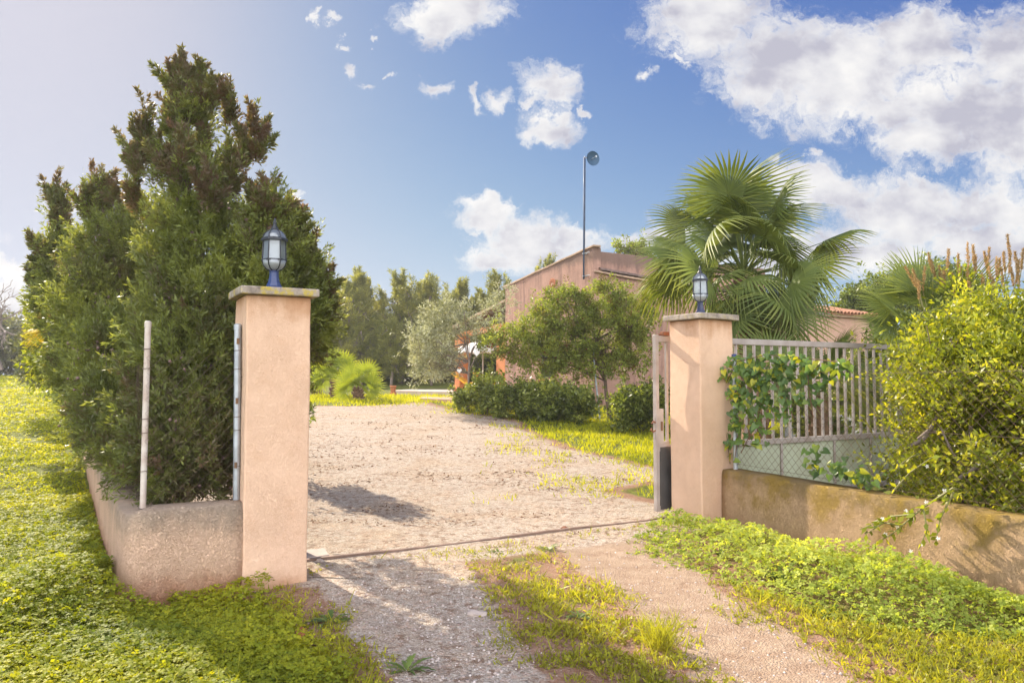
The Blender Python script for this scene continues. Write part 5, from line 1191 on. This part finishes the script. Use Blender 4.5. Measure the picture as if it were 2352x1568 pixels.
# grasses of the strip and verges
def blades(lv, x, y, hgt_, w, tint, lean=.45):
    n = len(x); c = np.stack([x, y, hgt(x, y)], 1); D = unit(A_([0, 0, 1.])+rng.normal(size=(n, 3))*A_([lean, lean, .1])); N = unit(np.cross(D, rdir(n))); lv.kite(c, D, N, hgt_, w, np.clip(tint, 0, 1), .15, .35)
x, y = cand(190000, 2.5, 8.3, -.45, 1.05); a, b = frame(x, y); g, dd, gr, A1 = weights(x, y); hb, sb = bankh(x, y)
den = smooth(-np.maximum(A1['sl'], A1['sr'])+.55*(fbm(x*2.6, y*2.6, 25)-.5), -.15, .22)*smooth(fbm(x*3.2, y*3.2, 29), .14, .46)*(b < .4)
den = den*np.where(x > 1.3, .9, 1.)*(sb < .1)*(.6+.4*smooth(-y, -6.8, -5.2))
cl = fbm(x*6, y*6, 37); den = den*smooth(cl, .2, .52)
k = (rng.random(len(x)) < den*.9) & ~inpillars(x, y); xg, yg = x[k], y[k]
lv = Leaves(); blades(lv, xg, yg, rng.uniform(.02, .07, len(xg))*(1+1.2*(rng.random(len(xg)) < .06)), rng.uniform(.006, .012, len(xg)), .5+.7*(fbm(xg*1.5, yg*1.5, 38)-.47)+rng.normal(size=len(xg))*.2, .75)
k2 = rng.random(len(xg)) < .30; clover(lv, xg[k2], yg[k2], hgt(xg[k2], yg[k2])+rng.uniform(.005, .045, k2.sum()), rng.uniform(.010, .022, k2.sum()), .5+rng.normal(size=k2.sum())*.2, True, .6)
x, y = cand(3600, 2.6, 9, -.9, -.1); d = verge_d(x, y)*smooth(fbm(x*2.3, y*2.3, 64), .35, .6)*((y < 5.2) | (x < wallx(y)-.05)); kk = (rng.random(len(x)) < d) & ~inpillars(x, y); x, y = x[kk], y[kk]
blades(lv, x, y, rng.uniform(.06, .19, len(x)), rng.uniform(.005, .008, len(x)), np.clip(rng.normal(.6, .2, len(x)), 0, 1), .4)
lv.build('verge_grass', M['grassb'], None, (0, 0, 0), 'stuff')['label'] = 'patchy grass and weeds between the wheel tracks and along the right verge'
# lawn inside
x, y = cand(170000, 9.0, 30, -.36, .72); a, b = frame(x, y); g, dd, gr, A1 = weights(x, y)
den = np.maximum(smooth(-A1['sy']+2.2*(fbm(x*.8, y*.8, 45)-.5)+.9*(fbm(x*4, y*4, 46)-.5), -.5, 1.1), 0)*(b > .8)*smooth(fbm(x*2.5, y*2.5, 47), .2, .55)
den = np.maximum(den, .30*smooth(-A1['sy'], -2.8, -.1)*smooth(fbm(x*1.5, y*1.5, 49)+.25*(fbm(x*6, y*6, 50)-.5), .44, .62)*(b > .9)*(x > -.5))
k = (rng.random(len(x)) < den) & (x > wallx(y)+.5); x, y = x[k], y[k]; lv = Leaves(); s = .5+y/22
blades(lv, x, y, rng.uniform(.05, .12, len(x))*s, .012*s*1.3, .5+.8*(fbm(x*.8, y*.8, 48)-.47)+rng.normal(size=len(x))*.18, .6)
lv.build('lawn_grass', M['lawn'], None, (0, 0, 0), 'stuff')['label'] = 'bright lawn round the palms and thin grass at the edge of the gravel'
# pebbles and litter
x, y = cand(52000, 2.6, 8.6, -.45, .75); g, dd, gr, A1 = weights(x, y); k = (rng.random(len(x)) < np.maximum(g, dd*.35)) & ~inpillars(x, y); x, y = x[k], y[k]; n = len(x)
s = (.003+.008*rng.random(n)**7)*(.9+y/25); c = np.stack([x, y, hgt(x, y)+.012+s*.3], 1)
oc = A_([(1,0,0),(0,1,0),(-1,0,0),(0,-1,0),(0,0,.7),(0,0,-.7)]); off = oc[None]*s[:, None, None]*rng.uniform(.6, 1.4, (n, 6, 1)); an = rng.random(n)*6.28; ca, sa = np.cos(an)[:, None], np.sin(an)[:, None]
off = np.stack([off[..., 0]*ca-off[..., 1]*sa, off[..., 0]*sa+off[..., 1]*ca, off[..., 2]], -1); v_ = (c[:, None]+off).reshape(-1, 3)
tf = A_([(0,1,4),(1,2,4),(2,3,4),(3,0,4),(1,0,5),(2,1,5),(3,2,5),(0,3,5)]); f_ = (np.arange(n)[:, None, None]*6+tf[None]).reshape(-1, 3)
npmesh('gravel', v_, f_, M['pebble'], None, (0, 0, 0), {'tint': np.repeat(np.clip(rng.normal(.5, .25, n), 0, 1), 6)}, kind='stuff')['label'] = 'loose pale gravel on the drive and wheel tracks'
x, y = cand(26000, 2.6, 9.5, -.45, 1.0); g, dd, gr, A1 = weights(x, y); hb, sb = bankh(x, y); a, b = frame(x, y)
den = (smooth(-A1['sr'], 0, .4)*(x > 1.2)*(sb < .2)+.5*smooth(-np.maximum(A1['sl'], A1['sr']), -.1, .2)*(y < 7)+.35*((a > 0) & (a < 1.6) & (b > .5) & (b < 2.6)))*smooth(fbm(x*2, y*2, 57), .3, .6)
k = (rng.random(len(x)) < den) & ~inpillars(x, y); x, y = x[k], y[k]; n = len(x); c = np.stack([x, y, hgt(x, y)+.012], 1); D = unit(rng.normal(size=(n, 3))*A_([1, 1, .15])); N = unit(A_([0, 0, 1.])+rng.normal(size=(n, 3))*.4)
x2, y2 = cand(26000, 7.5, 21, -.34, .24); A2 = weights(x2, y2)[3]; kk = rng.random(len(x2)) < .55*smooth(A2['sy'], -.5, .2)*smooth(fbm(x2*1.3, y2*2.6, 58), .42, .62); x2, y2 = x2[kk], y2[kk]; n2 = len(x2)
D2 = unit(rng.normal(size=(n2, 3))*A_([1, .7, .25])); N2 = unit(A_([0, 0, 1.])+rng.normal(size=(n2, 3))*.5); lv = Leaves(); lv.kite(np.stack([x2, y2, hgt(x2, y2)+.022], 1), D2, N2, rng.uniform(.02, .06, n2)*(.4+y2/14), rng.uniform(.008, .024, n2)*(.4+y2/14), np.clip(rng.normal(.22, .25, n2), 0, 1), .2)
lv.kite(c, D, N, rng.uniform(.015, .06, n), rng.uniform(.004, .02, n), np.clip(rng.normal(.4, .28, n), 0, 1), .15); lv.build('leaf_litter', M['litter'], None, (0, 0, 0), 'stuff')['label'] = 'dry brown leaf litter scattered beside the wheel tracks'

# single weeds, tuft, stones
def weed(label, px, py, s, n, up, w=.28, name='weed_rosette', mat='weed', cat='weed', grp='leafy weeds on the ground'):
    b = gp(px, py); b[2] += .004; root = empty(name, b, label, cat, grp); lv = Leaves()
    for i in range(n):
        a = i*2.4+rng.random()*.5; L_ = s*rng.uniform(.7, 1.15); d0 = unit(A_([math.cos(a), math.sin(a), up*rng.uniform(.5, 1.4)])); sd = unit(np.cross(d0, ez)); p = b.copy(); tv = np.clip(rng.normal(.55, .2), 0, 1); dcur = d0
        prev = None; 
        for k in range(5):
            q = p+dcur*L_/5; wd = L_*w*(.35, .8, 1., .85, .5)[k]; nn = np.cross(sd, dcur); S_ = sd
            lv.kite(A_([p-dcur*L_*.03]), A_([dcur]), A_([nn]), L_/5*1.9, wd, tv, .10, .5); p = q; dcur = unit(dcur+A_([0, 0, -.18]))
    lv.build('leaves', M[mat], root); return root
for lb, px, py, s, n, up in (('broad leafy weed rosette on grey gravel right of the left clover', 758, 1432, .16, 15, .45), ('dock-like weed in the shaded clover below the corner of the left wall', 496, 1481, .15, 12, .7), ('small weed at the top of the grass strip, left of the other one', 1144, 1273, .09, 12, .6), ('pale weed at the top of the grass strip, just past the rail', 1258, 1267, .11, 14, .7),
    ('large leafy weed at the edge of the right clover bank', 1796, 1335, .20, 18, .9), ('flat grey-green weed low on the dry right verge', 1910, 1410, .16, 14, .4), ('upright weed between the clover and the reddish track', 1655, 1280, .15, 14, 1.), ('weed at the bottom edge beside the left wheel track', 935, 1545, .13, 14, .7), ('fleshy weed in the middle of the grass strip', 1330, 1420, .10, 14, .6)):
    weed(lb, px, py, s, n, up)
b = gp(1518, 1498); tr_ = empty('grass_tuft', b, 'tall tuft of fine grass at the right edge of the grass strip', 'grass tuft'); lv = Leaves(); n = 170
D = unit(A_([0, 0, 1.])+rng.normal(size=(n, 3))*A_([.42, .42, .1])); c = b+rng.normal(size=(n, 3))*A_([.035, .035, 0]); L_ = rng.uniform(.10, .27, n)
lv.kite(c, D, perp(D), L_, .006, np.clip(rng.normal(.4, .2, n), 0, 1), .1, .4); D2 = unit(D+rng.normal(size=(n, 3))*.25+A_([0, 0, -.35])); lv.kite(c+D*L_[:, None]*.7, D2, perp(D2), L_*.5, .004, .55, .1, .3)
lv.build('blades', M['grassb'], tr_)
for lb, px, py, sx, sy, sz, mt in (('flat ochre stone in the grey wheel track', 1096, 1415, .07, .05, .02, 'slab'), ('reddish stone on the shaded left verge', 693, 1458, .06, .035, .022, 'terracotta'), ('pale stone on the dry right verge below the leafy weed', 1751, 1342, .045, .02, .015, 'whitewash'), ('brown stone lying in the gravel behind the rail', 1297, 1242-25, .04, .03, .02, 'rust'), ('small stone at the foot of the rail near the lichened pillar', 735, 1293, .035, .03, .02, 'slab')):
    b = gp(px, py); bm = bmesh.new(); bmesh.ops.create_icosphere(bm, subdivisions=3, radius=1)
    from mathutils import noise as mn
    for v in bm.verts: v.co = Vector((v.co.x*sx, v.co.y*sy, v.co.z*sz))*(1+.45*mn.noise(v.co*1.6+Vector(b)*7))
    me = bpy.data.meshes.new('stone'); bm.to_mesh(me); bm.free(); o = link('stone', me, M[mt], None, Vector((b[0], b[1], b[2]+sz*.35+.01))); o.rotation_euler.z = px; tag(o, lb, 'stone', 'loose stones')
for o in bpy.data.objects:
    if o.parent is None and 'category' in o and 'kind' not in o: o['kind'] = 'thing'
